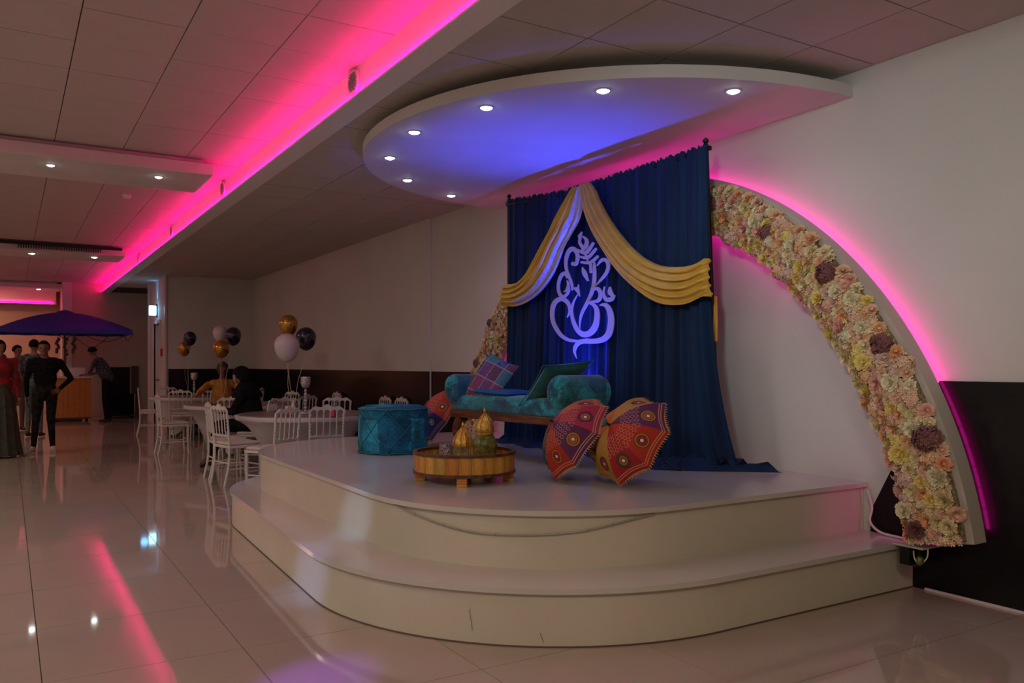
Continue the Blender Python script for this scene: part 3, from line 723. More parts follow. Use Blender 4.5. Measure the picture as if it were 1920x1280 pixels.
# daybed
def soft_box(x0,x1,y0,y1,z0,z1,r,n=10,puff=0.0):
    b = MB()
    o = MB().box(-1,1,-1,1,-1,1)
    bm = bmesh.new(); me = bpy.data.meshes.new('t'); me.from_pydata(o.v, [], o.f); bm.from_mesh(me)
    bmesh.ops.recalc_face_normals(bm, faces=bm.faces)
    bmesh.ops.subdivide_edges(bm, edges=bm.edges, cuts=n, use_grid_fill=True)
    cx,cy,cz = (x0+x1)/2,(y0+y1)/2,(z0+z1)/2; hx,hy,hz = (x1-x0)/2,(y1-y0)/2,(z1-z0)/2
    vs = []
    for v in bm.verts:
        p = Vector((v.co.x*hx, v.co.y*hy, v.co.z*hz)); q = Vector((max(-hx+r,min(hx-r,p.x)), max(-hy+r,min(hy-r,p.y)), max(-hz+r,min(hz-r,p.z))))
        d = p-q
        if d.length > r: d = d.normalized()*r
        p = q+d; p.z += puff*(1-(p.x/hx)**2)*(1-(p.y/hy)**2)*(1 if p.z > 0 else -1 if puff < 0 else 0)
        vs.append(p+Vector((cx,cy,cz)))
    bm.verts.index_update(); fs = [[v.index for v in f.verts] for f in bm.faces]
    b.add(vs, fs); bm.free(); bpy.data.meshes.remove(me); return b
sf = thing('daybed', 'teal velvet scroll-arm daybed with dark wooden rail on the stage', 'daybed', (-5.72, 3.60, ZS), .10)
LX, DY = .745, .20
soft_box(-LX,LX,-DY,DY,.365,.50,.035,14,.012).build('seat_cushion', M['sofa'], sf, True)
rb = MB()
for s_ in (-1,1):
    rb = MB()
    # upholstered scroll: profile in x-z swept along y, plus padded neck down to the seat
    def pr(a, rr, cx_, cz_): return (cx_+rr*math.cos(a), cz_+rr*math.sin(a))
    cx_ = s_*(LX-.035); cz_ = .555; NY = 16; NA = 36
    def roll(i, j):
        y = -DY-.02+(2*DY+.04)*i; e = min(i, 1-i)*NY
        rr = (.130 if s_>0 else .125)*(1-.10*max(0,1-e)**2) ; a = 2*PI*j
        k = 1+.012*math.sin(a*7+y*9)
        return (cx_+rr*k*math.cos(a), y, cz_+rr*k*math.sin(a))
    rb.grid(roll, NY, NA)
    for e_, ys in ((0,-DY-.02),(1,DY+.02)):
        def cap(i, j):
            rr = (.130 if s_>0 else .125)*.90*(1-i); a = 2*PI*j; k = 1+.0*i
            yy = ys + (-1 if e_==0 else 1)*(.020*math.sin(PI*min(1,(i)*1.15)) + .006*math.sin(a*14)*(i*(1-i))*4) * (1 if i<.86 else .2)
            return (cx_+rr*k*math.cos(a), yy, cz_+rr*k*math.sin(a))
        rb.grid(cap, 10, NA)
    rb.build('scroll_arm', M['sofa'], sf, True)
    soft_box(cx_-.09 if s_>0 else cx_-.10, cx_+.10 if s_>0 else cx_+.09, -DY, DY, .40, .58, .03, 6).build('arm_neck', M['sofa'], sf, True)
    MB().ell((cx_, -DY-.022, cz_), (.018,.012,.018), 12, 8).build('arm_button', M['piping'], sf, True)
MB().box(-LX-.005, LX+.005, -DY-.012, DY+.012, .305, .368, b=.008).build('wooden_rail', M['rail'], sf, True)
for sx in (-1,1):
    for sy in (-1,1):
        pts = smooth_path([(sx*(LX-.10), sy*(DY-.05), .31),(sx*(LX-.03), sy*(DY-.04), .20),(sx*(LX-.06), sy*(DY-.04), .09),(sx*(LX+.02), sy*(DY-.03), .012)], 6)
        MB().tube(pts, [.055-.035*i/len(pts) for i in range(len(pts))], 8).build('leg', M['rail'], sf, True)

def pillow(w_, h_, th, nn=22, uvm=False, corner=.10):
    b = MB()
    def side(sg):
        def fn(i, j):
            u = i*2-1; v = j*2-1
            e = (1-abs(u)**2.6)*(1-abs(v)**2.6)
            pin = 1-corner*(1-abs(v)**2*1.0)*(abs(u)**3)*.8; pin2 = 1-corner*(1-abs(u)**2)*(abs(v)**3)*.8
            return (u*w_/2*pin, v*h_/2*pin2, sg*th/2*max(e,0)**.42)
        return fn
    b.grid(side(1), nn, nn); b.grid(side(-1), nn, nn); return b
# patchwork cushion
def patch_mat():
    m = mat('patchwork_cushion', (.3,.1,.2), .8); b = m.node_tree.nodes['Principled BSDF']
    v = coords(m, 'Object', (1,1,1))
    cols = [(.20,.03,.09),(.02,.16,.15),(.14,.03,.14),(.03,.05,.20),(.25,.01,.02),(.03,.14,.24),(.10,.02,.07),(.02,.17,.09),(.03,.15,.17),(.20,.06,.12)]
    vm = N(m,'ShaderNodeVectorMath',operation='SCALE'); vm.inputs['Scale'].default_value = 7.0; L(m, v, vm.inputs[0])
    fl = N(m,'ShaderNodeVectorMath',operation='FLOOR'); L(m, vm.outputs[0], fl.inputs[0])
    sepf = N(m,'ShaderNodeSeparateXYZ'); L(m, fl.outputs[0], sepf.inputs[0]); cb = N(m,'ShaderNodeCombineXYZ'); L(m, sepf.outputs[0], cb.inputs[0]); L(m, sepf.outputs[1], cb.inputs[1])
    wn = N(m,'ShaderNodeTexWhiteNoise'); L(m, cb.outputs[0], wn.inputs['Vector'])
    r = N(m,'ShaderNodeValToRGB'); r.color_ramp.interpolation='CONSTANT'
    while len(r.color_ramp.elements) < len(cols): r.color_ramp.elements.new(.5)
    for i,c_ in enumerate(cols): r.color_ramp.elements[i].position=i/len(cols); r.color_ramp.elements[i].color=(*c_,1)
    L(m, wn.outputs['Value'], r.inputs[0])
    fr = N(m,'ShaderNodeVectorMath',operation='FRACTION'); L(m, vm.outputs[0], fr.inputs[0])
    sp = N(m,'ShaderNodeSeparateXYZ'); L(m, fr.outputs[0], sp.inputs[0])
    def edge(o_):
        a = N(m,'ShaderNodeMath',operation='SUBTRACT'); L(m,o_,a.inputs[0]); a.inputs[1].default_value=.5
        c_ = N(m,'ShaderNodeMath',operation='ABSOLUTE'); L(m,a.outputs[0],c_.inputs[0])
        g = N(m,'ShaderNodeMath',operation='GREATER_THAN'); L(m,c_.outputs[0],g.inputs[0]); g.inputs[1].default_value=.465; return g.outputs[0]
    mxx = N(m,'ShaderNodeMath',operation='MAXIMUM'); L(m,edge(sp.outputs[0]),mxx.inputs[0]); L(m,edge(sp.outputs[1]),mxx.inputs[1])
    vo = N(m,'ShaderNodeTexVoronoi'); vo.feature='DISTANCE_TO_EDGE'; vo.inputs['Scale'].default_value=34; L(m,v,vo.inputs['Vector'])
    ls = N(m,'ShaderNodeMath',operation='LESS_THAN'); L(m,vo.outputs[0],ls.inputs[0]); ls.inputs[1].default_value=.05
    hf = N(m,'ShaderNodeMath',operation='MULTIPLY'); L(m,ls.outputs[0],hf.inputs[0]); hf.inputs[1].default_value=.22
    mx2 = N(m,'ShaderNodeMath',operation='MAXIMUM'); L(m,mxx.outputs[0],mx2.inputs[0]); L(m,hf.outputs[0],mx2.inputs[1])
    mix = N(m,'ShaderNodeMix',data_type='RGBA'); L(m,mx2.outputs[0],mix.inputs[0]); L(m,r.outputs[0],mix.inputs[6]); mix.inputs[7].default_value=(.24,.24,.36,1)
    L(m,mix.outputs[2],b.inputs['Base Color']); return m
def orient(o, xdir, zdir):
    z = Vector(zdir).normalized(); x = Vector(xdir); x = (x-z*x.dot(z)).normalized(); y = z.cross(x)
    o.rotation_euler = Matrix((x,y,z)).transposed().to_euler()
c = thing('patchwork_cushion', 'multicoloured mirror-work patchwork cushion leaning on the left arm of the daybed', 'cushion', (-6.10, 3.52, ZS+.62), group=None)
orient(c, (1,.12,-.05), (.16,-.86,.50))
c.rotation_euler.rotate_axis('Z', -.22)
pillow(.47,.46,.12).build('cover', patch_mat(), c, True)
b = MB(); rq = random.Random(5)
for k in range(26):
    u, v = rq.uniform(-.19,.19), rq.uniform(-.19,.19); e = (1-abs(u/.22)**2.6)*(1-abs(v/.22)**2.6); b.ell((u,v,.06*e**.42+.001), (.005,.005,.002), 6, 4)
b.build('mirror_sequin', M['chrome'], c, kind='stuff')
c = thing('blue_cushion', 'flat plain blue cushion lying on the seat under the patchwork cushion', 'cushion', (-5.92, 3.56, ZS+.53)); c.rotation_euler=(0,.03,.15)
pillow(.50,.36,.06).build('cover', M['blue_under'], c, True)
c = thing('teal_cushion', 'plain teal cushion leaning against the right arm of the daybed', 'cushion', (-5.24, 3.62, ZS+.62)); orient(c, (.76,-.06,.62), (-.62,-.06,.76))
pillow(.48,.42,.10).build('cover', M['teal'], c, True)
b = MB().tube([( (u*.25*(1-.08*(1-v*v)*abs(u)**3)), v*.24*(1-.08*(1-u*u)*abs(v)**3), 0) for u, v in [( -1+2*i/12, -1) for i in range(12)]+[(1,-1+2*i/12) for i in range(12)]+[(1-2*i/12,1) for i in range(12)]+[(-1,1-2*i/12) for i in range(12)]], .004, 6, closed=True)
b.build('piping', M['piping'], c, True)

# pouf
p = thing('pouf', 'round teal patchwork pouf with piped seams at the left of the stage', 'pouf', (-6.68, 2.88, ZS), .35)
def hexr(a, t): return 1-.045*(1-abs(math.cos(a*3)))+.012*math.sin(a*11+t*5)
prof = [(.02,.0),(.26,.0),(.295,.015),(.302,.06),(.303,.12),(.302,.19),(.302,.26),(.300,.33),(.300,.375),(.285,.393),(.24,.403),(.15,.412),(.05,.413),(.005,.41)]
MB().lathe(prof, 72, fn=hexr).build('cover', M['pouf'], p, True)
def pr_(a, z): r_ = .305*hexr(a, z/.4*.6+.1); return (r_*math.cos(a), r_*math.sin(a), z)
for z in (.012,.382):
    MB().tube([pr_(2*PI*k/72, z+.003*math.sin(k*.9)) for k in range(72)], .006, 6, closed=True).build('piping', M['piping'], p, True)
for k in range(6):
    a0 = k*PI/3+.1
    for s_ in (0,1):
        MB().tube([pr_(a0+(PI/3)*(i/10), .02+.35*((i/10) if s_ else 1-i/10)) for i in range(11)], .0035, 5).build('seam', M['piping'], p, True)
for k in range(3):
    a0 = k*PI/3+.3; MB().tube([(.28*t_*math.cos(a0), .28*t_*math.sin(a0), .414-.012*t_*t_) for t_ in [(-1+i/5) for i in range(11)]], .003, 5).build('seam', M['piping'], p, True)

# round tray on feet
TX, TY = -4.79, 2.57
tr = thing('round_tray', 'round wooden slatted tray table with dark bands on short orange feet', 'tray', (TX, TY, ZS), 0)
NS = 26
sp_ = MB()
a_ = PI/NS*.97
sp_.add([(.318*math.cos(-a_),.318*math.sin(-a_),.065),(.318*math.cos(a_),.318*math.sin(a_),.065),(.332*math.cos(a_),.332*math.sin(a_),.065),(.332*math.cos(-a_),.332*math.sin(-a_),.065),
   (.318*math.cos(-a_),.318*math.sin(-a_),.19),(.318*math.cos(a_),.318*math.sin(a_),.19),(.332*math.cos(a_),.332*math.sin(a_),.19),(.332*math.cos(-a_),.332*math.sin(-a_),.19)],
   [(3,2,1,0),(4,5,6,7),(0,1,5,4),(1,2,6,5),(2,3,7,6),(3,0,4,7)])
so = sp_.build('slat', M['wood_gold'], tr)
mats2 = [noisy(mat('lacquer_'+str(i), c_, .4), tuple(v*.45 for v in c_), c_, 26, stretch=(1,1,.3), bump=.1) for i, c_ in enumerate([(.66,.30,.04),(.60,.22,.03),(.52,.30,.05),(.70,.36,.06)])]
for k in range(1, NS):
    o = like(so, tr, (0,0,0), (0,0,k*2*PI/NS))
for k, o in enumerate([c_ for c_ in tr.children if c_.name.startswith('slat')]):
    o.data = so.data.copy(); o.data.materials[0] = mats2[(k*7) % 4]
def band(r0, r1, z0, z1, n=64):
    b = MB(); vs = []
    for k in range(n):
        a = 2*PI*k/n; ca, sa = math.cos(a), math.sin(a); vs += [(r0*ca,r0*sa,z0),(r1*ca,r1*sa,z0),(r1*ca,r1*sa,z1),(r0*ca,r0*sa,z1)]
    return b.add(vs, [(k*4+i,k*4+(i+1)%4,((k+1)%n)*4+(i+1)%4,((k+1)%n)*4+i) for k in range(n) for i in range(4)])
band(.314,.339,.055,.074).build('lower_band', M['wood_dark'], tr, True); band(.312,.339,.180,.198).build('upper_band', M['wood_dark'], tr, True)
MB().lathe([(.31,.058),(.315,.065),(.31,.132),(.01,.132)], 40).build('tray_floor', M['wood_gold'], tr, True)
for a in (math.radians(-31), math.radians(59), math.radians(149), math.radians(239)):
    b = MB()
    for q in range(3): b.box(.255,.325,-.032,.032, q*.0195, q*.0195+.018, b=.002)
    b.build('foot', M['wood_orange'], tr, rot=(0,0,a))

# lanterns and candle cup inside the tray
ZT = ZS+.133
def at_depth(px, f): r = ray(px, HOR); return Vector((r.x*f/FOC, r.y*f/FOC))
q = at_depth(909, 5.58)
t = thing('green_lantern', 'round green glazed lantern jar with pierced gold dome lid', 'lantern', (q.x, q.y, ZT))
rib = lambda a, t_: 1-.05*abs(math.cos(a*5))**.5*math.sin(PI*min(1,t_*1.1))
MB().lathe([(.055,0),(.07,.012),(.083,.05),(.085,.085),(.078,.12),(.062,.145),(.056,.155),(.05,.156)], 60, fn=rib).build('jar', M['green_glaze'], t, True)
dome = lambda a, t_: 1-.03*abs(math.cos(a*3))
MB().lathe([(.056,.155),(.062,.158),(.062,.166),(.057,.17),(.062,.19),(.060,.215),(.048,.245),(.030,.27),(.016,.288),(.010,.30)], 48, fn=dome).build('dome_lid', M['gold'], t, True)
MB().lathe([(.010,.298),(.013,.304),(.006,.31),(.010,.318),(.009,.326),(.002,.338)], 14).build('finial', M['gold'], t, True)
for k in range(6):
    a = k*PI/3; pts = [(r_*1.01*math.cos(a), r_*1.01*math.sin(a), z) for r_, z in [(.062,.165),(.064,.19),(.062,.215),(.05,.245),(.032,.27),(.012,.298)]]
    MB().tube(pts, .0022, 5).build('rib', M['gold'], t, True)
q = at_depth(868, 5.40)
t = thing('gold_lantern', 'pointed gold filigree lantern with glass sides and white flowers inside', 'lantern', (q.x, q.y, ZT), .3)
hexl = lambda a, t_: 1/(max(math.cos((a+PI/6) % (PI/3)-PI/6), .5))*.92
t.scale=(1,1,.87)
MB().lathe([(.052,0),(.054,.008),(.050,.012),(.01,.013)], 48, fn=hexl).build('base', M['gold'], t, True)
MB().lathe([(.063,.105),(.066,.125),(.063,.155),(.052,.185),(.034,.215),(.018,.238),(.009,.252)], 48, fn=hexl).build('pierced_top', M['gold'], t, True)
gl = mat('lantern_glass', (.75,.72,.5), .08, trans=.85)
MB().lathe([(.050,.012),(.058,.06),(.062,.106)], 6, fn=None).build('glass_sides', gl, t)
for k in range(6):
    a = k*PI/3; MB().tube([(.053*math.cos(a),.053*math.sin(a),.01),(.061*math.cos(a),.061*math.sin(a),.06),(.067*math.cos(a),.067*math.sin(a),.105),(.068*math.cos(a),.068*math.sin(a),.13),(.058*math.cos(a),.058*math.sin(a),.175),(.036*math.cos(a),.036*math.sin(a),.215),(.01*math.cos(a),.01*math.sin(a),.25)], .0028, 6).build('rib', M['gold'], t, True)
MB().lathe([(.009,.25),(.013,.256),(.006,.262),(.010,.27),(.008,.28),(.001,.292)], 14).build('finial', M['gold'], t, True)
for k in range(3): MB().ell((.02*math.cos(k*2.1),.02*math.sin(k*2.1),.04), (.02,.02,.025), 10, 7).build('white_blossom', fm['cream'], t, True)
q = at_depth(836, 5.52)
cup_m = mat('geometric_print', (.5,.4,.5), .5); bn = cup_m.node_tree.nodes['Principled BSDF']
vv = coords(cup_m, 'Object'); vo = N(cup_m,'ShaderNodeTexVoronoi'); vo.feature='DISTANCE_TO_EDGE'; vo.inputs['Scale'].default_value=85; L(cup_m, vv, vo.inputs['Vector'])
rr = N(cup_m,'ShaderNodeValToRGB'); rr.color_ramp.elements[0].position=.08; rr.color_ramp.elements[0].color=(.52,.42,.50,1); rr.color_ramp.elements[1].position=.13; rr.color_ramp.elements[1].color=(.035,.015,.03,1)
L(cup_m, vo.outputs[0], rr.inputs[0]); L(cup_m, rr.outputs[0], bn.inputs['Base Color'])
t = thing('candle_cup', 'small purple and white geometric patterned candle cup in the tray', 'candle holder', (q.x,q.y,ZT))
MB().lathe([(.044,0),(.044,.095),(.040,.096),(.040,.03),(.002,.028)], 32).build('cup', cup_m, t, True)
MB().lathe([(.036,.028),(.036,.06),(.002,.062)], 24).build('candle', M['white'], t, True)

# decorated parasols lying open
def panel_mat(i, base, acc, acc2):
    m = mat('embroidered_%d' % i, base, .8); b = m.node_tree.nodes['Principled BSDF']
    uv = N(m,'ShaderNodeUVMap'); sp = N(m,'ShaderNodeSeparateXYZ'); L(m, uv.outputs[0], sp.inputs[0])
    def mth(op, a, b_=None, c_=None):
        n = N(m,'ShaderNodeMath',operation=op)
        for k, v in enumerate((a,b_,c_)):
            if v is None: continue
            if isinstance(v,(int,float)): n.inputs[k].default_value = v
            else: L(m, v, n.inputs[k])
        return n.outputs[0]
    u, v = sp.outputs[0], sp.outputs[1]
    x = mth('MULTIPLY', mth('MULTIPLY', mth('SUBTRACT', u, .5), v), .77)
    def disc(cx, cy, cols):
        d = mth('SQRT', mth('ADD', mth('POWER', mth('ABSOLUTE', mth('SUBTRACT', x, cx)), 2), mth('POWER', mth('ABSOLUTE', mth('SUBTRACT', v, cy)), 2)))
        r = N(m,'ShaderNodeValToRGB'); r.color_ramp.interpolation='CONSTANT'
        while len(r.color_ramp.elements) < len(cols): r.color_ramp.elements.new(.5)
        for k,(p_,c_) in enumerate(cols): r.color_ramp.elements[k].position=p_; r.color_ramp.elements[k].color=c_
        L(m, d, r.inputs[0]); return r
    base4=(*base,1); A=(*acc,1); B=(*acc2,1); D=(.05,.01,.015,1); S=(.7,.7,.62,1)
    r1 = disc(0, .72, [(0,S),(.028,D),(.045,A),(.085,D),(.095,B),(.125,D),(.133,base4)])
    # wavy thread lines
    wv = mth('ADD', mth('MULTIPLY', x, 34), mth('MULTIPLY', mth('SINE', mth('MULTIPLY', v, 46)), 1.0))
    wv2 = mth('SUBTRACT', mth('MULTIPLY', x, 34), mth('MULTIPLY', mth('SINE', mth('MULTIPLY', v, 46)), 1.0))
    l1 = mth('LESS_THAN', mth('ABSOLUTE', mth('SINE', wv)), .16); l2 = mth('LESS_THAN', mth('ABSOLUTE', mth('SINE', wv2)), .16)
    zone = mth('LESS_THAN', v, .56); zone2 = mth('GREATER_THAN', v, .22)
    ln = mth('MULTIPLY', mth('MAXIMUM', l1, l2), mth('MULTIPLY', zone, zone2))
    edge = mth('LESS_THAN', mth('ABSOLUTE', mth('SUBTRACT', v, .90)), .008)
    edge2 = mth('LESS_THAN', mth('ABSOLUTE', mth('SUBTRACT', v, .94)), .008)
    ln = mth('MAXIMUM', ln, mth('MAXIMUM', edge, edge2))
    mx = N(m,'ShaderNodeMix',data_type='RGBA'); L(m, ln, mx.inputs[0]); L(m, r1.outputs[0], mx.inputs[6]); mx.inputs[7].default_value=(.55,.25,.14,1)
    L(m, mx.outputs[2], b.inputs['Base Color'])
    return m
RED=(.34,.008,.010); ORED=(.42,.022,.006); PURP=(.10,.012,.09); YEL=(.38,.20,.008); PINK=(.36,.015,.05); BLU=(.03,.04,.24); GRN=(.03,.07,.04); ORG=(.45,.09,.01)
pm = {}
for i, (n_, b_, a_, c_) in enumerate([('red',RED,ORG,GRN),('ored',ORED,RED,YEL),('purp',PURP,ORG,YEL),('yel',YEL,ORED,PURP),('pink',PINK,ORG,PURP),('blu',BLU,(.3,.35,.4),BLU),('grn',GRN,(.3,.3,.2),BLU),('org',ORG,RED,GRN)]): pm[n_] = panel_mat(i, b_, a_, c_)
fringe_m = {'gold': mat('fringe_gold', (.55,.25,.04), .8), 'cream': mat('fringe_cream', (.42,.34,.2), .8)}
def parasol(label, apex, axis, spin, seq, fr, R_=.315, H_=.205, handle=True):
    t = thing('decorative_parasol', label, 'umbrella', apex, group='embroidered parasols on the stage')
    z = -Vector(axis).normalized(); x = Vector((0,0,1)).cross(z).normalized(); y = z.cross(x)
    t.rotation_euler = (Matrix((x,y,z)).transposed() @ Matrix.Rotation(spin,3,'Z')).to_euler()
    def rp(k, v):
        a = k*PI/4; f = v*1.15; r_ = R_*math.sin(f)/math.sin(1.15); h = -H_*(1-math.cos(f))/(1-math.cos(1.15)); return Vector((r_*math.cos(a), r_*math.sin(a), h))
    for k in range(8):
        nu, nv = 8, 10; vs = []; uvs = []
        for i in range(nu+1):
            for j in range(nv+1):
                u, v = i/nu, j/nv
                sag = 1-.07*v*math.sin(PI*u)
                p_ = rp(k, v).lerp(rp(k+1, v), u); p_ = Vector((p_.x*sag, p_.y*sag, p_.z+.004*math.sin(PI*u))); vs.append(p_); uvs.append((u, v))
        b = MB(); b.add(vs, [(i*(nv+1)+j,(i+1)*(nv+1)+j,(i+1)*(nv+1)+j+1,i*(nv+1)+j+1) for i in range(nu) for j in range(nv)])
        o = b.build('canopy_panel', pm[seq[k]], t, 'all', fix=False)
        ul = o.data.uv_layers.new(name='UVMap')
        for lp in o.data.loops: ul.data[lp.index].uv = uvs[lp.vertex_index]
        fb = MB()
        for i in range(14):
            u = (i+.5)/14; sag = 1-.07*math.sin(PI*u); p_ = rp(k,1).lerp(rp(k+1,1),u); p_ = Vector((p_.x*sag,p_.y*sag,p_.z))
            d_ = Vector((p_.x,p_.y,0)).normalized(); tn = Vector((-d_.y,d_.x,0)); L_ = .014+.008*((i*7)%3)/2
            fb.add([p_-tn*.005, p_+tn*.005, p_+d_*L_+Vector((0,0,-.012))], [(0,1,2)])
            fb.tube([p_-tn*.008, p_+tn*.008], .003, 4)
        fb.build('fringe', fringe_m[fr], t, kind='stuff', fix=False)
        MB().tube([rp(k, v)-Vector((0,0,.003)) for v in (0,.25,.5,.75,1)]+[rp(k,1)*1.03], .0016, 5).build('rib', M['metal_dark'], t)
    MB().tube([(0,0,.028),(0,0,-.52)], .005, 8).lathe([(.012,-.002),(.008,.012),(.004,.03)], 10).build('shaft', M['metal_dark'], t)
    if handle:
        hp = [(0,0,-.50),(0,0,-.60)]+[(.035-.035*math.cos(a), 0, -.60-.035*math.sin(a)) for a in [PI*i/8 for i in range(1,9)]]+[(.07,0,-.585)]
        MB().tube(hp, .009, 8).build('handle', M['metal_dark'], t, True)
    return t
parasol('embroidered red and purple parasol with gold fringe, nearest the curtain end, black handle behind', (-4.05,3.20,.985), (.026,.864,-.5), .25, ['purp','yel','org','grn','org','yel','red','ored'], 'gold')
parasol('embroidered parasol with cream fringe leaning at the right front corner of the daybed', (-4.47,3.06,.985), (.248,.787,-.56), .2, ['pink','org','blu','grn','ored','grn','ored','purp'], 'cream', handle=False)
parasol('embroidered parasol with blue panel standing between the pouf and the daybed', (-7.0,3.34,.985), (.248,.787,-.56), -.1, ['ored','ored','grn','pink','org','red','red','blu'], 'cream', handle=False)

# ================================================================ dining side: chairs
def chair_proto():
    t = thing('napoleon_chair', 'white chair', 'chair', (0,0,0))
    soft_box(-.19,.19,-.17,.20,.455,.495,.018,6,.006).build('seat_pad', M['pad'], t, True)
    MB().box(-.20,.20,-.19,.21,.425,.456,b=.006).build('seat_frame', M['chair'], t, True)
    for sx in (-1,1):
        b = MB().tube([(sx*.18,.19,.43),(sx*.178,.19,.2),(sx*.172,.20,.0)], [.017,.015,.011], 8)
        for z in (.40,.36,.12): b.ell((sx*.179,.19,z),(.020,.020,.010),8,5)
        b.build('leg', M['chair'], t, True)
        MB().tube(smooth_path([(sx*.185,-.18,.46),(sx*.18,-.185,.25),(sx*.175,-.235,.0)],4), .014, 8).build('leg', M['chair'], t, True)
        b = MB().tube([(sx*.185,-.18,.44),(sx*.188,-.195,.65),(sx*.192,-.215,.85)], .0125, 8)
        for k in range(9): z = .52+k*.035; b.ell((sx*.187,-.183-(z-.45)*.08,z),(.0165,.0165,.008),8,5)
        b.build('back_post', M['chair'], t, True)
    for z, y0 in ((.22,.19),(.26,-.19)): MB().tube([(-.18,y0,z),(.18,y0,z)], .009, 6).build('stretcher', M['chair'], t, True)
    for sx in (-1,1): MB().tube([(sx*.178,-.19,.19),(sx*.178,.19,.19)], .009, 6).build('stretcher', M['chair'], t, True)
    # crest rail with arches beneath and lower rail
    def ogee(x): 
        u = x/.2; return .895+.014*math.cos(u*PI)*(1)*(.5+.5*(abs(u)<2))+.012*math.cos(u*3*PI)-.012*abs(u)**6
    xs = [(-.205+.41*i/80) for i in range(81)]; n = 81; ow = .074
    def arch(x): f = ((x+.185) % ow)/ow*2-1; return .835+.026*math.sqrt(max(0,1-(f/.82)**2)) if abs(x) < .185 else .82
    b = MB(); vs = []
    for x in xs: 
        yb = -.215
        vs += [(x,yb-.010,arch(x)),(x,yb+.010,arch(x)),(x,yb+.010-.004,ogee(x)),(x,yb-.010-.004,ogee(x))]
    fs = [(i*4+k,i*4+(k+1)%4,i*4+4+(k+1)%4,i*4+4+k) for i in range(n-1) for k in range(4)]+[(0,1,2,3),((n-1)*4+3,(n-1)*4+2,(n-1)*4+1,(n-1)*4)]
    b.add(vs, fs).build('crest_rail', M['chair'], t, True)
    b = MB(); vs = []
    for x in xs[4:-4]:
        f = ((x+.185) % ow)/ow*2-1; up = .585-.014*math.sqrt(max(0,1-(f/.85)**2))
        vs += [(x,-.198,.555),(x,-.180,.555),(x,-.182,up),(x,-.200,up)]
    n = 73; fs = [(i*4+k,i*4+(k+1)%4,i*4+4+(k+1)%4,i*4+4+k) for i in range(n-1) for k in range(4)]
    b.add(vs, fs).build('lower_rail', M['chair'], t, True)
    for k in range(4):
        x = -.111+k*.074
        b = MB().tube([(x,-.19,.575),(x,-.213,.845)], .0075, 6)
        for q_ in (.62,.64,.66,.78,.80): b.ell((x,-.19-(q_-.575)*.085,q_),(.011,.011,.006),6,4)
        b.build('spindle', M['chair'], t, True)
    return t
chair0 = chair_proto()
TAB = [(-10.12,3.20),(-13.15,3.13),(-16.9,3.15)]
chairs = [  # x, y, facing point, label
 (-10.28,2.26,(-10.25,3.2),'white spindle-back chair nearest the left edge of the stage, facing the front table'),
 (-9.68,2.24,(-9.9,3.2),'white spindle-back chair just right of the leftmost one at the front table'),
 (-8.86,2.42,(-9.69,1.87),'white spindle-back chair at the stage corner, its back seen obliquely'),
 (-9.12,3.06,(-10.1,3.15),'white spindle-back chair seen square from behind at the front table'),
 (-9.05,3.62,(-10.1,3.35),'white spindle-back chair half hidden by the pouf'),
 (-11.2,3.28,(-10.1,3.2),'white chair across the front table, below the white balloon'),
 (-11.0,3.85,(-10.1,3.3),'white chair across the front table, right of the crystal candle holder'),
 (-11.03,2.80,(-11.55,1.95),'white chair the woman in black sits on'),
 (-13.5,2.16,(-13.5,3.1),'white chair side-on at the open side of the middle table'),
 (-12.22,2.78,(-13.2,3.1),'white chair with its back to the camera left of the woman in black'),
 (-12.28,3.72,(-13.2,3.1),'white chair at the middle table behind the woman in black'),
 (-15.42,3.30,(-14.4,3.1),'white chair the woman in ochre sits on'),
 (-13.9,3.95,(-13.6,3.1),'white chair at the wall side of the middle table'),
 (-17.3,2.36,(-17.2,3.2),'farthest left white chair, seen side-on beside the door post'),
 (-16.0,2.72,(-16.9,3.0),'white chair left of two seen from behind at the farthest table'),
 (-15.95,3.22,(-16.9,3.2),'white chair behind the leftmost chair of the middle table, lit purple'),
 (-18.0,2.85,(-16.9,3.1),'white chair on the far side of the farthest table'),
 (-16.4,4.05,(-16.8,3.2),'white chair by the wall near the farthest table'),
 (-11.05,4.42,(-11.05,3.0),'white chair against the wall, left one behind the pouf'),
 (-10.52,4.44,(-10.5,3.0),'white chair against the wall, right one behind the pouf'),
 (-13.1,4.42,(-13.1,3.0),'white chair against the wall right of the candle holder'),
]
for k, (x, y, tgt, lab) in enumerate(chairs):
    a = math.atan2(tgt[1]-y, tgt[0]-x) - PI/2
    if k == 0: chair0.location = (x,y,0); chair0.rotation_euler = (0,0,a); chair0['label'] = lab; chair0['group'] = 'white spindle-back dining chairs'
    else: dup(chair0, (x,y,0), a, lab)
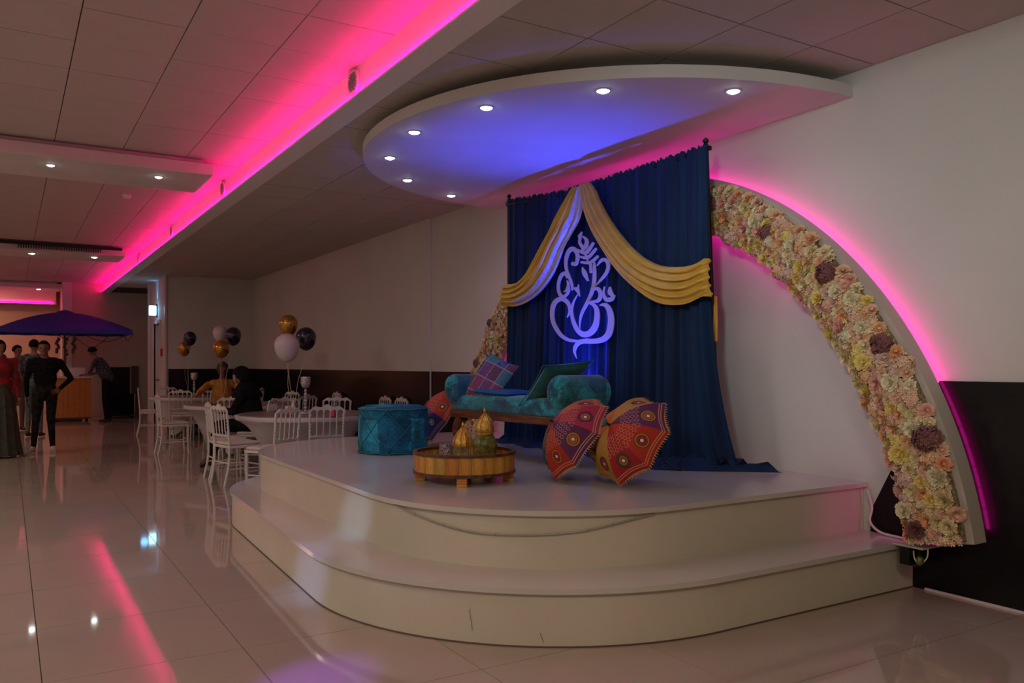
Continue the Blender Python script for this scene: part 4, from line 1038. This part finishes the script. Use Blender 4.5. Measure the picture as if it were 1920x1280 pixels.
# tables
def table(x, y, R_, label, lab2, spin=.4):
    t = thing('round_table', label, 'table', (x,y,0), spin, 'round banquet tables')
    def leg(a): return max(0, math.cos(2*a))**3 if False else abs(math.cos(2*a))**5
    rows = [(.0,.752),(.5,.752),(.97,.752),(1.0,.745),(1.005,.72),(1.0,.695)]
    def fn(i, j):
        a = 2*PI*i
        if j < .3:
            k = j/.3*(len(rows)-1); q_ = min(int(k), len(rows)-2); f = k-q_; r_ = (rows[q_][0]*(1-f)+rows[q_+1][0]*f)*R_; z = rows[q_][1]*(1-f)+rows[q_+1][1]*f
        else:
            v = (j-.3)/.7; lg = leg(a); hem = .03+.20*(1-lg)**2
            z = .695+(hem-.695)*v
            r_ = R_*(1-(.34+.24*(1-lg))*min(1,v*1.15)**.75)
        return (r_*math.cos(a), r_*math.sin(a), z)
    MB().grid(fn, 96, 34).build('stretch_cover', M['cloth'], t, True)
    MB().lathe([(R_*.97,.753),(R_*.97,.757),(.01,.758)], 64).build('table_top_overlay', M['overlay'], t, True)
    for k in range(4):
        a = k*PI/2; MB().tube([(R_*.4*math.cos(a),R_*.4*math.sin(a),.0),(R_*.38*math.cos(a),R_*.38*math.sin(a),.6)], .018, 8).build('leg', M['chrome'], t)
table(TAB[0][0],TAB[0][1],.86,'front round banquet table under white stretch cover, nearest the stage','a')
table(TAB[1][0],TAB[1][1],.86,'middle round banquet table under white stretch cover, where a woman in ochre sits','b',1.02)
table(TAB[2][0],TAB[2][1],.86,'farthest round banquet table under white stretch cover near the door','c')
# candle holders
def goblet(x, y, label, h=.46):
    t = thing('crystal_candle_holder', label, 'candle holder', (x,y,.758), group='crystal candle holders on the tables')
    MB().lathe([(.06,0),(.055,.015),(.02,.03),(.012,.05)], 20).build('foot', M['crystal'], t, True)
    b = MB()
    for k in range(6): b.ell((0,0,.07+k*.042),(.026-.002*(k%2)*4,.026-.002*(k%2)*4,.024),12,8)
    b.build('stem', M['crystal'], t, True)
    MB().lathe([(.015,.31),(.045,.33),(.06,.37),(.062,.43),(.058,.455),(.052,.45),(.05,.38),(.005,.345)], 24).build('bowl', M['crystal'], t, True)
p = at_depth(573, 10.25); goblet(p.x, p.y, 'crystal candle holder on the front table below the navy balloon')
p = at_depth(375, 13.9); goblet(p.x-1.6, p.y+.2, 'crystal candle holder left of the woman in ochre')
p = at_depth(444, 13.3); goblet(p.x, p.y, 'crystal candle holder between the woman in ochre and the woman in black')
p = at_depth(541, 9.75); t = thing('drink_carton', 'small red and white drink carton on the front table', 'carton', (p.x,p.y,.758))
MB().box(-.035,.035,-.03,.03,0,.11).build('carton', mat('red_orange', (.55,.06,.02), .5), t); MB().box(-.036,.036,-.031,.031,.09,.115).build('carton_top', M['white'], t)
p = at_depth(550, 9.85); t = thing('bottle', 'small white bottle beside the red drink carton', 'bottle', (p.x,p.y,.758))
MB().lathe([(.028,0),(.03,.02),(.03,.1),(.014,.13),(.012,.16),(.002,.161)], 18).build('body', M['white'], t, True); MB().lathe([(.014,.158),(.014,.18),(.002,.181)], 12).build('cap', M['chair'], t)
p = at_depth(626, 9.6); t = thing('tumbler', 'pink-red cup on the front table behind the square-on chair', 'cup', (p.x,p.y,.758))
MB().lathe([(.03,0),(.036,.11),(.032,.11),(.027,.01),(.002,.01)], 18).build('cup', mat('pink_cup', (.5,.06,.09), .4), t, True); MB().tube([(.0,.0,.02),(.02,.01,.15)], .003, 6).build('straw', M['white'], t)
# balloons
def balloon(px, py, f, r_, m, label, grp, base, tilt=(0,0)):
    c_ = ray(px, py)*(f/FOC); loc = Vector((c_.x, c_.y, CAMH+c_.z))
    t = thing('balloon', label, 'balloon', loc, group=grp)
    prof = [(.001, r_*1.0)]+[(r_*math.sin(a)*(1 if a < PI/2 else 1-.10*((a-PI/2)/(PI/2))**1.2), r_*math.cos(a)*(1.0 if a < PI/2 else 1.34)) for a in [PI*i/18 for i in range(1,18)]]+[(.010,-r_*1.34),(.001,-r_*1.36)]
    MB().lathe(prof, 28).build('envelope', m, t, 'all', rot=(tilt[0],tilt[1],0))
    kz = -r_*1.36; R3 = Matrix.Rotation(tilt[1],3,'Y') @ Matrix.Rotation(tilt[0],3,'X'); k_ = R3 @ Vector((0,0,kz))
    MB().lathe([(.004,.012),(.012,0),(.003,.002)], 10).build('knot', m, t, loc=k_)
    e = Vector(base)-loc; pts = [k_.lerp(e, s)+Vector((.012*math.sin(s*9), .012*math.cos(s*7), 0))*math.sin(PI*s) for s in [i/14 for i in range(15)]]
    MB().tube(pts, .0028, 5).build('ribbon', M['gold'] if m is M['balloon_gold'] else M['white'], t)
def b_at(px, f): q_ = at_depth(px, f); return (q_.x, q_.y, .758)
for px,py,f,r_,m,l in ((541,607,10.5,.118,'gold','gold balloon at the top of the front cluster'),(538,648,10.1,.152,'white','white balloon of the front cluster'),(574,632,10.45,.128,'navy','navy balloon of the front cluster')):
    balloon(px, py, f, r_, M['balloon_'+m], l, 'balloons over the front table', b_at(547,10.2))
for px,py,f,r_,m,l in ((413,623,13.5,.115,'white','white balloon behind the middle gold and navy pair'),(437,628,13.35,.13,'navy','navy balloon of the middle cluster'),(415,652,13.1,.125,'gold','gold balloon of the middle cluster')):
    balloon(px, py, f, r_, M['balloon_'+m], l, 'balloons over the middle table', b_at(416,13.2))
for px,py,f,r_,m,l in ((356,633,16.2,.125,'navy','navy balloon of the farthest cluster'),(345,652,16.5,.125,'gold','gold balloon of the farthest cluster')):
    balloon(px, py, f, r_, M['balloon_'+m], l, 'balloons over the farthest table', b_at(352,16.6), (0,.25) if m=='navy' else (0,0))

# exit sign and call point
t = thing('exit_sign', 'glowing white exit sign box projecting above the door', 'sign', (-20.25, 2.905, 2.60))
MB().box(-.03,.03,-.17,-.02,-.11,.11,b=.01).build('lit_box', M['sign'], t); MB().box(-.05,.05,-.02,.0,-.15,.15).build('back_plate', M['metal_dark'], t)
lamp('sign_glow', 'SPOT', (-20.25, 2.82, 2.76), 5, (.12,.45,1), direction=(0,.22,1), spot=60, blend=.8, rad=.008)
lamp('sign_glow', 'SPOT', (-20.25, 2.80, 2.45), 2.0, (.12,.5,1), direction=(0,.4,-1), spot=50, blend=.8, rad=.008)
lamp('sign_glow', 'POINT', (-20.1, 2.62, 2.62), .8, (.15,.5,1), rad=.08)
tag(MB().box(-19.62,-19.48,2.88,2.91,1.55,1.72).build('call_point', M['red']), 'red fire call point on the wall beside the door', 'alarm')

# party lights' flight case by the far wall
t = thing('flight_case', 'black flight case with silver edges by the far black panel', 'case', (-23.3, 2.45, 0))
MB().box(-.25,.25,-.32,.32,.12,.62,b=.01).build('body', M['black_cloth'], t)
for sx in (-1,1):
    for sy in (-1,1): MB().box(sx*.25-.012,sx*.25+.012,sy*.32-.012,sy*.32+.012,.12,.62).build('edge_strip', M['chrome'], t); MB().ell((sx*.2,sy*.26,.06),(.03,.05,.06)).build('castor', M['metal_dark'], t, True)

# ================================================================ snack cart under the blue parasol
t = thing('snack_cart', 'ochre wooden snack cart with a white worktop under the blue parasol', 'cart', (-22.6,1.30,0), 0)
for k in range(7): MB().box(.25,.275,-.42+k*.12,-.42+k*.12+.117,.10,1.04,b=.003).build('front_board', M['bamboo'], t)
MB().box(-.3,.25,-.42,.42,.10,1.04).build('carcass', M['bamboo'], t)
MB().box(-.33,.31,-.46,.46,1.04,1.08,b=.006).build('worktop', M['white'], t)
MB().box(-.30,.27,-.42,.42,.06,.10).build('plinth', M['wood_dark'], t)
for sx in (-1,1):
    for sy in (-1,1): MB().tube([(sx*.22-.01,sy*.34-.015,.035),(sx*.22-.01,sy*.34+.015,.035)], .035, 14).build('wheel', M['metal_dark'], t)
MB().box(-.1,.2,-.05,.30,1.08,1.30,b=.01).build('glass_case', M['white'], t)
t = thing('blue_parasol', 'large rectangular blue market parasol over the snack cart', 'parasol', (-22.75,1.18,0), 0)
def cnp(i, j):
    x = (i*2-1); y = (j*2-1); e = max(abs(x), abs(y)); z = 2.20+.44*(1-e**1.7)
    return (x*.95, y*1.40, z-.03*math.cos(4*math.atan2(y,x))*0)
MB().grid(cnp, 20, 20).build('canopy', M['blue_canvas'], t, True, fix=False)
b = MB()
for (x0,y0,x1,y1) in ((-.95,-1.4,.95,-1.4),(.95,-1.4,.95,1.4),(.95,1.4,-.95,1.4),(-.95,1.4,-.95,-1.4)): b.grid(lambda i,j: (x0+(x1-x0)*i, y0+(y1-y0)*i, 2.20-.10*j+.008*math.sin(i*30)*j), 20, 2)
b.build('valance', M['blue_canvas'], t, True, fix=False)
MB().lathe([(.26,2.58),(.16,2.66),(.02,2.70)], 20).build('vent_cap', M['blue_canvas'], t, True)
MB().tube([(0,0,.0),(0,0,2.66)], .024, 10).build('pole', M['brown'], t, True)
for k in range(8):
    a = k*PI/4; x = .95*max(-1,min(1,math.cos(a)*1.42)); y = 1.40*max(-1,min(1,math.sin(a)*1.42))
    MB().tube([(0,0,2.62),(x,y,2.19)], .010, 6).build('rib', M['brown'], t)
    MB().tube([(0,0,2.0),(x*.5,y*.5,2.40)], .009, 6).build('strut', M['brown'], t)
MB().box(-.35,.35,-.35,.35,.0,.06,b=.01).build('base', M['brown'], t)
for k, (y0, y1, s_) in enumerate(((.1,.95,.34),(.3,1.35,.2),(1.2,1.42,.16))):
    MB().tube(smooth_path([(.65,y0,2.12 if k<2 else 2.2),(.70,(y0+y1)/2,2.12-s_),(.93,y1,2.12)], 10), .009, 6).build('hanging_cord', M['brown'], t)
for k in range(3):
    y = 1.0+k*.17; t2 = thing('hanging_bunch', ['leftmost dark bunch hanging from the blue parasol','middle dark bunch hanging from the blue parasol','right dark bunch hanging from the blue parasol'][k], 'decoration', (-22.2,y,2.15), group='bunches hanging under the blue parasol')
    b = MB().tube([(0,0,0),(0,0,-.15)], .006, 6); b.build('string', M['brown'], t2)
    b = MB()
    for q_ in range(7): b.ell((.02*math.sin(q_*2.1),.025*math.cos(q_*1.7),-.18-q_*(.05 if k!=1 else .09)),(.035,.035,.045),8,6)
    b.build('bunch', M['brown'], t2, True)

# ================================================================ people
def cap(p0, r0, p1, r1, m): return ('c', Vector(p0), r0, Vector(p1), r1, m)
def ell(c_, r_, m): return ('e', Vector(c_), r_, None, None, m)
def figure(t, prims, mats, voxel=.014, hands=(), name='body'):
    b = MB()
    for k_, p0, r0, p1, r1, m in prims:
        if k_ == 'c':
            d = p1-p0; n = 5; ax = d.normalized()
            pts = [p0-ax*r0*.86, p0-ax*r0*.5]+[p0.lerp(p1, i/n) for i in range(n+1)]+[p1+ax*r1*.5, p1+ax*r1*.86]
            rs = [r0*.5, r0*.86]+[r0+(r1-r0)*i/n for i in range(n+1)]+[r1*.86, r1*.5]
            b.tube(pts, rs, 14)
        else: b.ell(p0, r0, 18, 12)
    o = b.build('tmp', [])
    md = o.modifiers.new('r', 'REMESH'); md.mode = 'VOXEL'; md.voxel_size = voxel; md.use_smooth_shade = True
    sm = o.modifiers.new('s', 'SMOOTH'); sm.factor = .5; sm.iterations = 5
    bpy.context.view_layer.update()
    me = bpy.data.meshes.new_from_object(o.evaluated_get(bpy.context.evaluated_depsgraph_get())); bpy.data.objects.remove(o)
    me.materials.clear()
    for m in mats: me.materials.append(m)
    def sd(p, q_):
        k_, p0, r0, p1, r1, m = q_
        if k_ == 'c':
            d = p1-p0; h = max(0, min(1, (p-p0).dot(d)/d.length_squared)); return (p-p0-d*h).length-(r0+(r1-r0)*h)
        v = p-p0; k0 = Vector((v.x/r0[0], v.y/r0[1], v.z/r0[2])).length; return (k0-1)*min(r0)
    for f in me.polygons:
        c_ = f.center; f.material_index = min(prims, key=lambda q_: sd(c_, q_))[5]; f.use_smooth = True
    hb = MB()
    for (wr, dr, nm, curl, sc_, ts) in hands:
        d = Vector(dr).normalized(); n_ = Vector(nm).normalized(); n_ = (n_-d*n_.dot(d)).normalized(); s_ = d.cross(n_).normalized()*ts; wr = Vector(wr)
        rot = Matrix((s_, d, n_)).transposed()
        hb.ell(wr+d*.045*sc_, (.040*sc_,.052*sc_,.017*sc_), 12, 8, 0, rot)
        for k in range(4):
            st_ = wr+d*.085*sc_+s_*(-.030+.020*k)*sc_; L_ = (.062,.075,.07,.055)[k]*sc_; r_ = .0085*sc_
            p1 = st_+d*L_*.45+n_*L_*.45*curl*.4; p2 = p1+(d*(1-curl*.6)+n_*curl).normalized()*L_*.32; p3 = p2+(d*(1-curl*1.3)+n_*curl*1.4).normalized()*L_*.25
            hb.tube([st_-d*.02, p1, p2, p3], [r_*1.05,r_,r_*.9,r_*.7], 7)
        th = wr+s_*-.036*sc_+d*.02*sc_; t1 = th+(s_*-.7+d*.7)*.032*sc_; t2_ = t1+(s_*-.25+d*.9+n_*.4*curl).normalized()*.028*sc_
        hb.tube([th+s_*.01, t1, t2_], [.011*sc_,.0095*sc_,.007*sc_], 7)
    o = bpy.data.objects.new(name, me); sc.collection.objects.link(o); o.parent = t
    if hands:
        bm = bmesh.new(); bm.from_mesh(me); base = len(bm.verts)
        vs = [bm.verts.new(v) for v in hb.v]
        for f in hb.f:
            try: nf = bm.faces.new([vs[i] for i in f]); nf.smooth = True; nf.material_index = 0
            except ValueError: pass
        bmesh.ops.recalc_face_normals(bm, faces=bm.faces); bm.to_mesh(me); bm.free()
    return o
def head_prims(c_, s_, fwd, m=0):
    """skull, jaw, nose, ears around head centre c_ ; fwd = facing direction"""
    c_ = Vector(c_); f = Vector(fwd).normalized(); u = Vector((0,0,1)); u = (u-f*u.dot(f)).normalized(); r = f.cross(u)
    return [ell(c_+u*.02*s_, (.077*s_,.090*s_,.095*s_), m), cap(c_-u*.035*s_+f*.02*s_, .058*s_, c_-u*.085*s_+f*.045*s_, .033*s_, m),
            cap(c_+f*.088*s_+u*.01*s_, .010*s_, c_+f*.106*s_-u*.022*s_, .014*s_, m), ell(c_+r*.08*s_, (.014*s_,.018*s_,.028*s_), m), ell(c_-r*.08*s_, (.014*s_,.018*s_,.028*s_), m)]
def face_bits(t, c_, s_, fwd):
    c_ = Vector(c_); f = Vector(fwd).normalized(); u = Vector((0,0,1)); u = (u-f*u.dot(f)).normalized(); r = f.cross(u)
    b = MB()
    for sg in (-1,1): b.ell(c_+f*.084*s_+r*.03*s_*sg+u*.012*s_, (.010*s_,.010*s_,.008*s_), 8, 6)
    b.build('eyes', M['hair'], t, True)
    MB().tube([c_+f*.088*s_-u*.055*s_+r*.022*s_*k-u*.004*s_*(1-k*k) for k in (-1,-.5,0,.5,1)], .004*s_, 5).build('mouth', mat('lips', (.22,.06,.05), .5), t, True)
def hair_cap(t, c_, s_, fwd, m='hair', full=1.0, name='hair'):
    c_ = Vector(c_); f = Vector(fwd).normalized(); u = Vector((0,0,1)); u = (u-f*u.dot(f)).normalized(); r = f.cross(u)
    rot = Matrix((r, f, u)).transposed(); b = MB(); o = MB().ell((0,0,0), (.088*s_,.103*s_,.108*s_), 24, 16)
    vs = []
    for v in o.v:
        v = Vector(v); 
        if v.y > .04*s_ and v.z < .055*s_: v = Vector((v.x*.78, min(v.y,.07*s_)*.80, v.z*.8))
        if v.z < -.04*s_*full: v = Vector((v.x*.75, v.y*.7-.005, -.04*s_*full+(v.z+.04*s_*full)*.2))
        v *= 1+.03*noise.noise(v*60)
        vs.append(rot @ (v+Vector((0,-.008*s_,.022*s_)))+c_)
    b.add(vs, o.f).build(name, M[m], t, 'all')
# standing man, black jumper, hand on hip
t = thing('person', 'man in black jumper and dark trousers with white trainers, hand on hip', 'person', (-14.85,.50,0), -PI/2-.02)
hd = (.02,.015,1.615)
P = [ell((0,0,.97),(.165,.115,.13),1), ell((0,0,1.16),(.165,.115,.20),2), ell((0,.0,1.32),(.20,.115,.16),2), cap((-.13,-.01,1.42),.065,(.13,-.01,1.42),.065,2), cap((0,0,1.45),.055,(.012,.008,1.55),.050,0)]
P += head_prims(hd, 1.02, (.1,1,-.06))
P += [cap((-.09,0,.92),.088,(-.075,.02,.50),.062,1), cap((-.075,.02,.50),.058,(-.10,-.01,.10),.042,1), cap((.09,0,.92),.088,(.13,.03,.50),.062,1), cap((.13,.03,.50),.058,(.16,.0,.10),.042,1)]
P += [cap((-.10,-.02,.05),.042,(-.12,.15,.035),.034,3), cap((.16,-.02,.05),.042,(.19,.15,.035),.034,3)]
P += [cap((-.20,-.01,1.41),.056,(-.36,-.06,1.14),.045,2), cap((-.36,-.06,1.14),.042,(-.20,.09,.99),.034,2), cap((.20,-.01,1.41),.056,(.255,-.03,1.13),.045,2), cap((.255,-.03,1.13),.042,(.25,.03,.88),.033,2)]
figure(t, P, [M['skin'],M['jeans'],M['black_cloth'],M['shoe']], .013, [((-.20,.10,.98),(.75,.3,-.35),(0,1,.2),.4,1.0,1), ((.25,.035,.85),(0,.1,-1),(-1,.2,0),.5,1.0,-1)])
face_bits(t, hd, 1.02, (.1,1,-.06)); hair_cap(t, hd, 1.02, (.1,1,-.06))
MB().box(-.15,-.06,-.05,.17,0,.012).build('shoe_sole', M['shoe'], t); MB().box(.12,.22,-.05,.17,0,.012).build('shoe_sole', M['shoe'], t)
# woman in red at the picture's left edge
t = thing('person', 'woman in a red top and long patterned skirt at the far left', 'person', (-14.3,-.12,0), -PI/2+.5)
hd = (0,.02,1.60)
P = [ell((0,0,1.05),(.19,.14,.18),1), ell((0,0,1.30),(.20,.14,.20),1), cap((-.13,0,1.40),.07,(.13,0,1.40),.07,1), cap((0,0,1.44),.055,(0,.01,1.53),.05,0)]+head_prims(hd,.98,(0,1,0))
P += [cap((-.20,0,1.38),.06,(-.25,.02,1.10),.052,1), cap((-.25,.02,1.10),.048,(-.20,.14,.90),.036,1), cap((.20,0,1.38),.06,(.24,-.02,1.10),.052,1), cap((.24,-.02,1.10),.048,(.22,.08,.86),.036,1)]
P += [cap((-.08,.02,.12),.04,(-.08,.12,.04),.035,0), cap((.08,.02,.12),.04,(.08,.12,.04),.035,0), cap((0,0,1.0),.16,(0,0,.5),.14,2), cap((-.07,0,.5),.09,(-.08,0,.1),.05,2), cap((.07,0,.5),.09,(.08,0,.1),.05,2)]
figure(t, P, [M['skin'],M['red_dress'],M['skirt']], .015, [((-.20,.15,.88),(.1,.4,-1),(1,0,0),.5,.95,1), ((.22,.09,.84),(0,.2,-1),(-1,0,0),.5,.95,-1)])
MB().lathe([(.15,1.02),(.20,.90),(.235,.6),(.27,.3),(.31,.03),(.30,.03),(.2,.9)], 56, fn=lambda a,t_: 1+.05*math.sin(a*14)*min(1,t_*1.4)).build('skirt', M['skirt'], t, True)
face_bits(t, hd, .98, (0,1,0)); hair_cap(t, hd, 1.06, (0,1,0), full=2.2)
MB().grid(lambda i,j: (.17*math.sin((i-.5)*2.6)*(1+.15*math.sin(j*20)), -.11-.03*math.cos((i-.5)*2.6)+.02*math.sin(i*30), 1.52-.85*j), 16, 20).build('shawl', M['red_dress'], t, True, fix=False).modifiers.new('s','SOLIDIFY').thickness=.01
# man behind, printed shirt
def standing(t, h, mats, hd_f, hand=True, lean=None):
    s_ = h/1.75; hd = Vector((0,.01,1.615))*s_
    P = [ell((0,0,.97*s_),(.16,.11,.13),1), ell((0,0,1.16*s_),(.165,.115,.20),2), ell((0,0,1.32*s_),(.20,.115,.16),2), cap((-.13,0,1.42*s_),.065,(.13,0,1.42*s_),.065,2), cap((0,0,1.45*s_),.055,(0,.008,1.55*s_),.05,0)]+head_prims(hd,1.0,hd_f)
    for sg in (-1,1):
        P += [cap((sg*.09,0,.92*s_),.085,(sg*.10,.02,.5*s_),.06,1), cap((sg*.10,.02,.5*s_),.056,(sg*.11,0,.1*s_),.042,1), cap((sg*.11,-.01,.05),.042,(sg*.12,.15,.035),.033,3),
              cap((sg*.2,0,1.41*s_),.055,(sg*.24,.0,1.13*s_),.044,2), cap((sg*.24,0,1.13*s_),.038,(sg*.20,.16,.98*s_),.030,0)]
    figure(t, P, mats, .016, [((-.2,.17,.97*s_),(.1,.9,-.2),(0,0,-1),.5,1,1),((.2,.17,.97*s_),(-.1,.9,-.2),(0,0,-1),.5,1,-1)])
    hair_cap(t, hd, 1.03, hd_f); face_bits(t, hd, 1.0, hd_f)
t = thing('person', 'man in a printed dark shirt standing behind the man with hand on hip', 'person', (-18.0,.42,0), 1.2)
standing(t, 1.86, [M['skin'],M['teal_skirt'],M['shirt_dark'],M['metal_dark']], (0,1,0))
t = thing('person', 'dark-haired person half hidden between the woman in red and the men', 'person', (-19.8,.16,0), -.9)
standing(t, 1.78, [M['skin'],M['brown'],M['red_dress'],M['metal_dark']], (0,1,-.1))
# man leaning over the cart (local +y = facing)
t = thing('person', 'man in a printed dark shirt leaning over the snack cart', 'person', (-21.75,2.02,0), math.atan2(-.88,-.48)-PI/2)
hd = (0,.33,1.66)
P = [ell((0,0,.98),(.16,.12,.13),1), cap((0,0,1.05),.14,(0,.12,1.30),.16,2), cap((-.12,.19,1.44),.085,(.12,.19,1.44),.085,2), cap((0,.1,1.25),.15,(0,.18,1.42),.13,2), cap((0,.24,1.49),.055,(0,.30,1.57),.05,0)]+head_prims(hd,1.02,(0,.75,-.66))
for sg in (-1,1):
    P += [cap((sg*.09,0,.95),.088,(sg*.10,.02,.52),.062,1), cap((sg*.10,.02,.52),.058,(sg*.11,-.02,.1),.042,1), cap((sg*.11,-.02,.05),.042,(sg*.12,.13,.035),.034,3), cap((sg*.2,.21,1.42),.052,(sg*.24,.30,1.18),.042,2), cap((sg*.24,.30,1.18),.036,(sg*.12,.48,1.13),.028,0)]
figure(t, P, [M['skin'],M['black_cloth'],M['shirt_dark'],M['metal_dark']], .015, [((-.12,.49,1.13),(.5,.8,0),(0,0,-1),.5,1,1),((.12,.49,1.13),(-.5,.8,0),(0,0,-1),.5,1,-1)])
hair_cap(t, hd, 1.08, (0,.75,-.66)); face_bits(t, hd, 1.0, (0,.75,-.66))
# seated woman in black, side-on (local +y facing)
t = thing('person', 'seated woman in black headscarf and long black dress, legs out toward the aisle', 'person', (-11.05,2.75,0), math.atan2(-.85,-.52)-PI/2)
hd = (0,.13,1.20)
P = [ell((0,0,.56),(.20,.17,.12),1), cap((0,0,.60),.17,(0,.04,.88),.15,1), cap((0,.04,.88),.15,(0,.08,1.00),.13,1), cap((-.12,.07,1.0),.075,(.12,.07,1.0),.075,1), cap((0,.09,1.02),.06,(0,.12,1.12),.055,0)]+head_prims(hd,.98,(0,.85,-.5))
P += [cap((-.09,.05,.57),.10,(-.08,.42,.56),.075,1), cap((.09,.05,.57),.10,(.09,.42,.56),.075,1), cap((-.08,.43,.54),.07,(-.09,.50,.16),.055,1), cap((.09,.43,.54),.07,(.10,.56,.18),.055,1),
      cap((-.09,.50,.12),.045,(-.09,.63,.04),.035,2), cap((.10,.56,.13),.045,(.10,.70,.04),.035,2), cap((-.09,.49,.16),.05,(-.09,.49,.06),.042,2), cap((.10,.55,.16),.05,(.10,.56,.06),.042,2),
      cap((-.19,.07,.98),.058,(-.24,.18,.75),.05,1), cap((-.24,.18,.75),.045,(-.17,.42,.82),.034,1), cap((.19,.07,.98),.058,(.24,.16,.74),.05,1), cap((.24,.16,.74),.045,(.10,.36,.72),.034,1)]
figure(t, P, [M['skin'],M['black_cloth'],M['metal_dark']], .013, [((-.17,.43,.825),(.05,1,.25),(.5,0,1),.5,.9,1),((.10,.37,.72),(-.4,.8,0),(0,0,1),.5,.9,-1)])
hair_cap(t, hd, 1.16, (0,.85,-.5), 'black_cloth', 2.4, 'headscarf'); face_bits(t, hd, .98, (0,.85,-.5))
MB().lathe([(.10,1.13),(.15,1.05),(.20,.97),(.19,.93),(.1,1.0)], 24, 0, .07, fn=lambda a,t_: 1+.04*math.sin(a*9)).build('scarf_drape', M['black_cloth'], t, True)
MB().tube([(-.2,.52,.84),(-.12,.56,.87)], .012, 6).build('phone', M['metal_dark'], t)
# seated woman in ochre facing the middle table
t = thing('person', 'seated woman in an ochre top and brown headscarf at the middle table', 'person', (-15.3,3.28,0), -PI/2-.1)
hd = (0,.08,1.27)
P = [ell((0,0,.56),(.20,.17,.12),1), cap((0,0,.60),.17,(0,.02,.90),.17,1), cap((-.15,.02,1.02),.085,(.15,.02,1.02),.085,1), cap((0,.02,.88),.17,(0,.03,.98),.15,1), cap((0,.04,1.05),.06,(0,.07,1.18),.055,0)]+head_prims(hd,.98,(0,.97,-.2))
P += [cap((-.09,.05,.57),.10,(-.09,.42,.56),.075,2), cap((.09,.05,.57),.10,(.09,.42,.56),.075,2), cap((-.09,.43,.54),.07,(-.09,.42,.12),.05,2), cap((.09,.43,.54),.07,(.09,.42,.12),.05,2), cap((-.09,.42,.06),.042,(-.09,.54,.04),.034,2), cap((.09,.42,.06),.042,(.09,.54,.04),.034,2),
      cap((.24,.02,1.0),.068,(.40,.20,.88),.055,1), cap((.40,.20,.88),.05,(.46,.42,.84),.034,1), cap((-.24,.02,1.0),.068,(-.30,.16,.84),.055,1), cap((-.30,.16,.84),.048,(-.14,.38,.83),.034,1)]
figure(t, P, [M['skin'],M['yellow_top'],M['brown_scarf']], .014, [((.46,.43,.835),(.1,1,-.1),(0,0,-1),.3,.9,-1),((-.14,.39,.83),(.4,.9,-.1),(0,0,-1),.3,.9,1)])
hair_cap(t, hd, 1.18, (0,.97,-.2), 'brown_scarf', 2.6, 'headscarf'); face_bits(t, hd, .98, (0,.97,-.2))
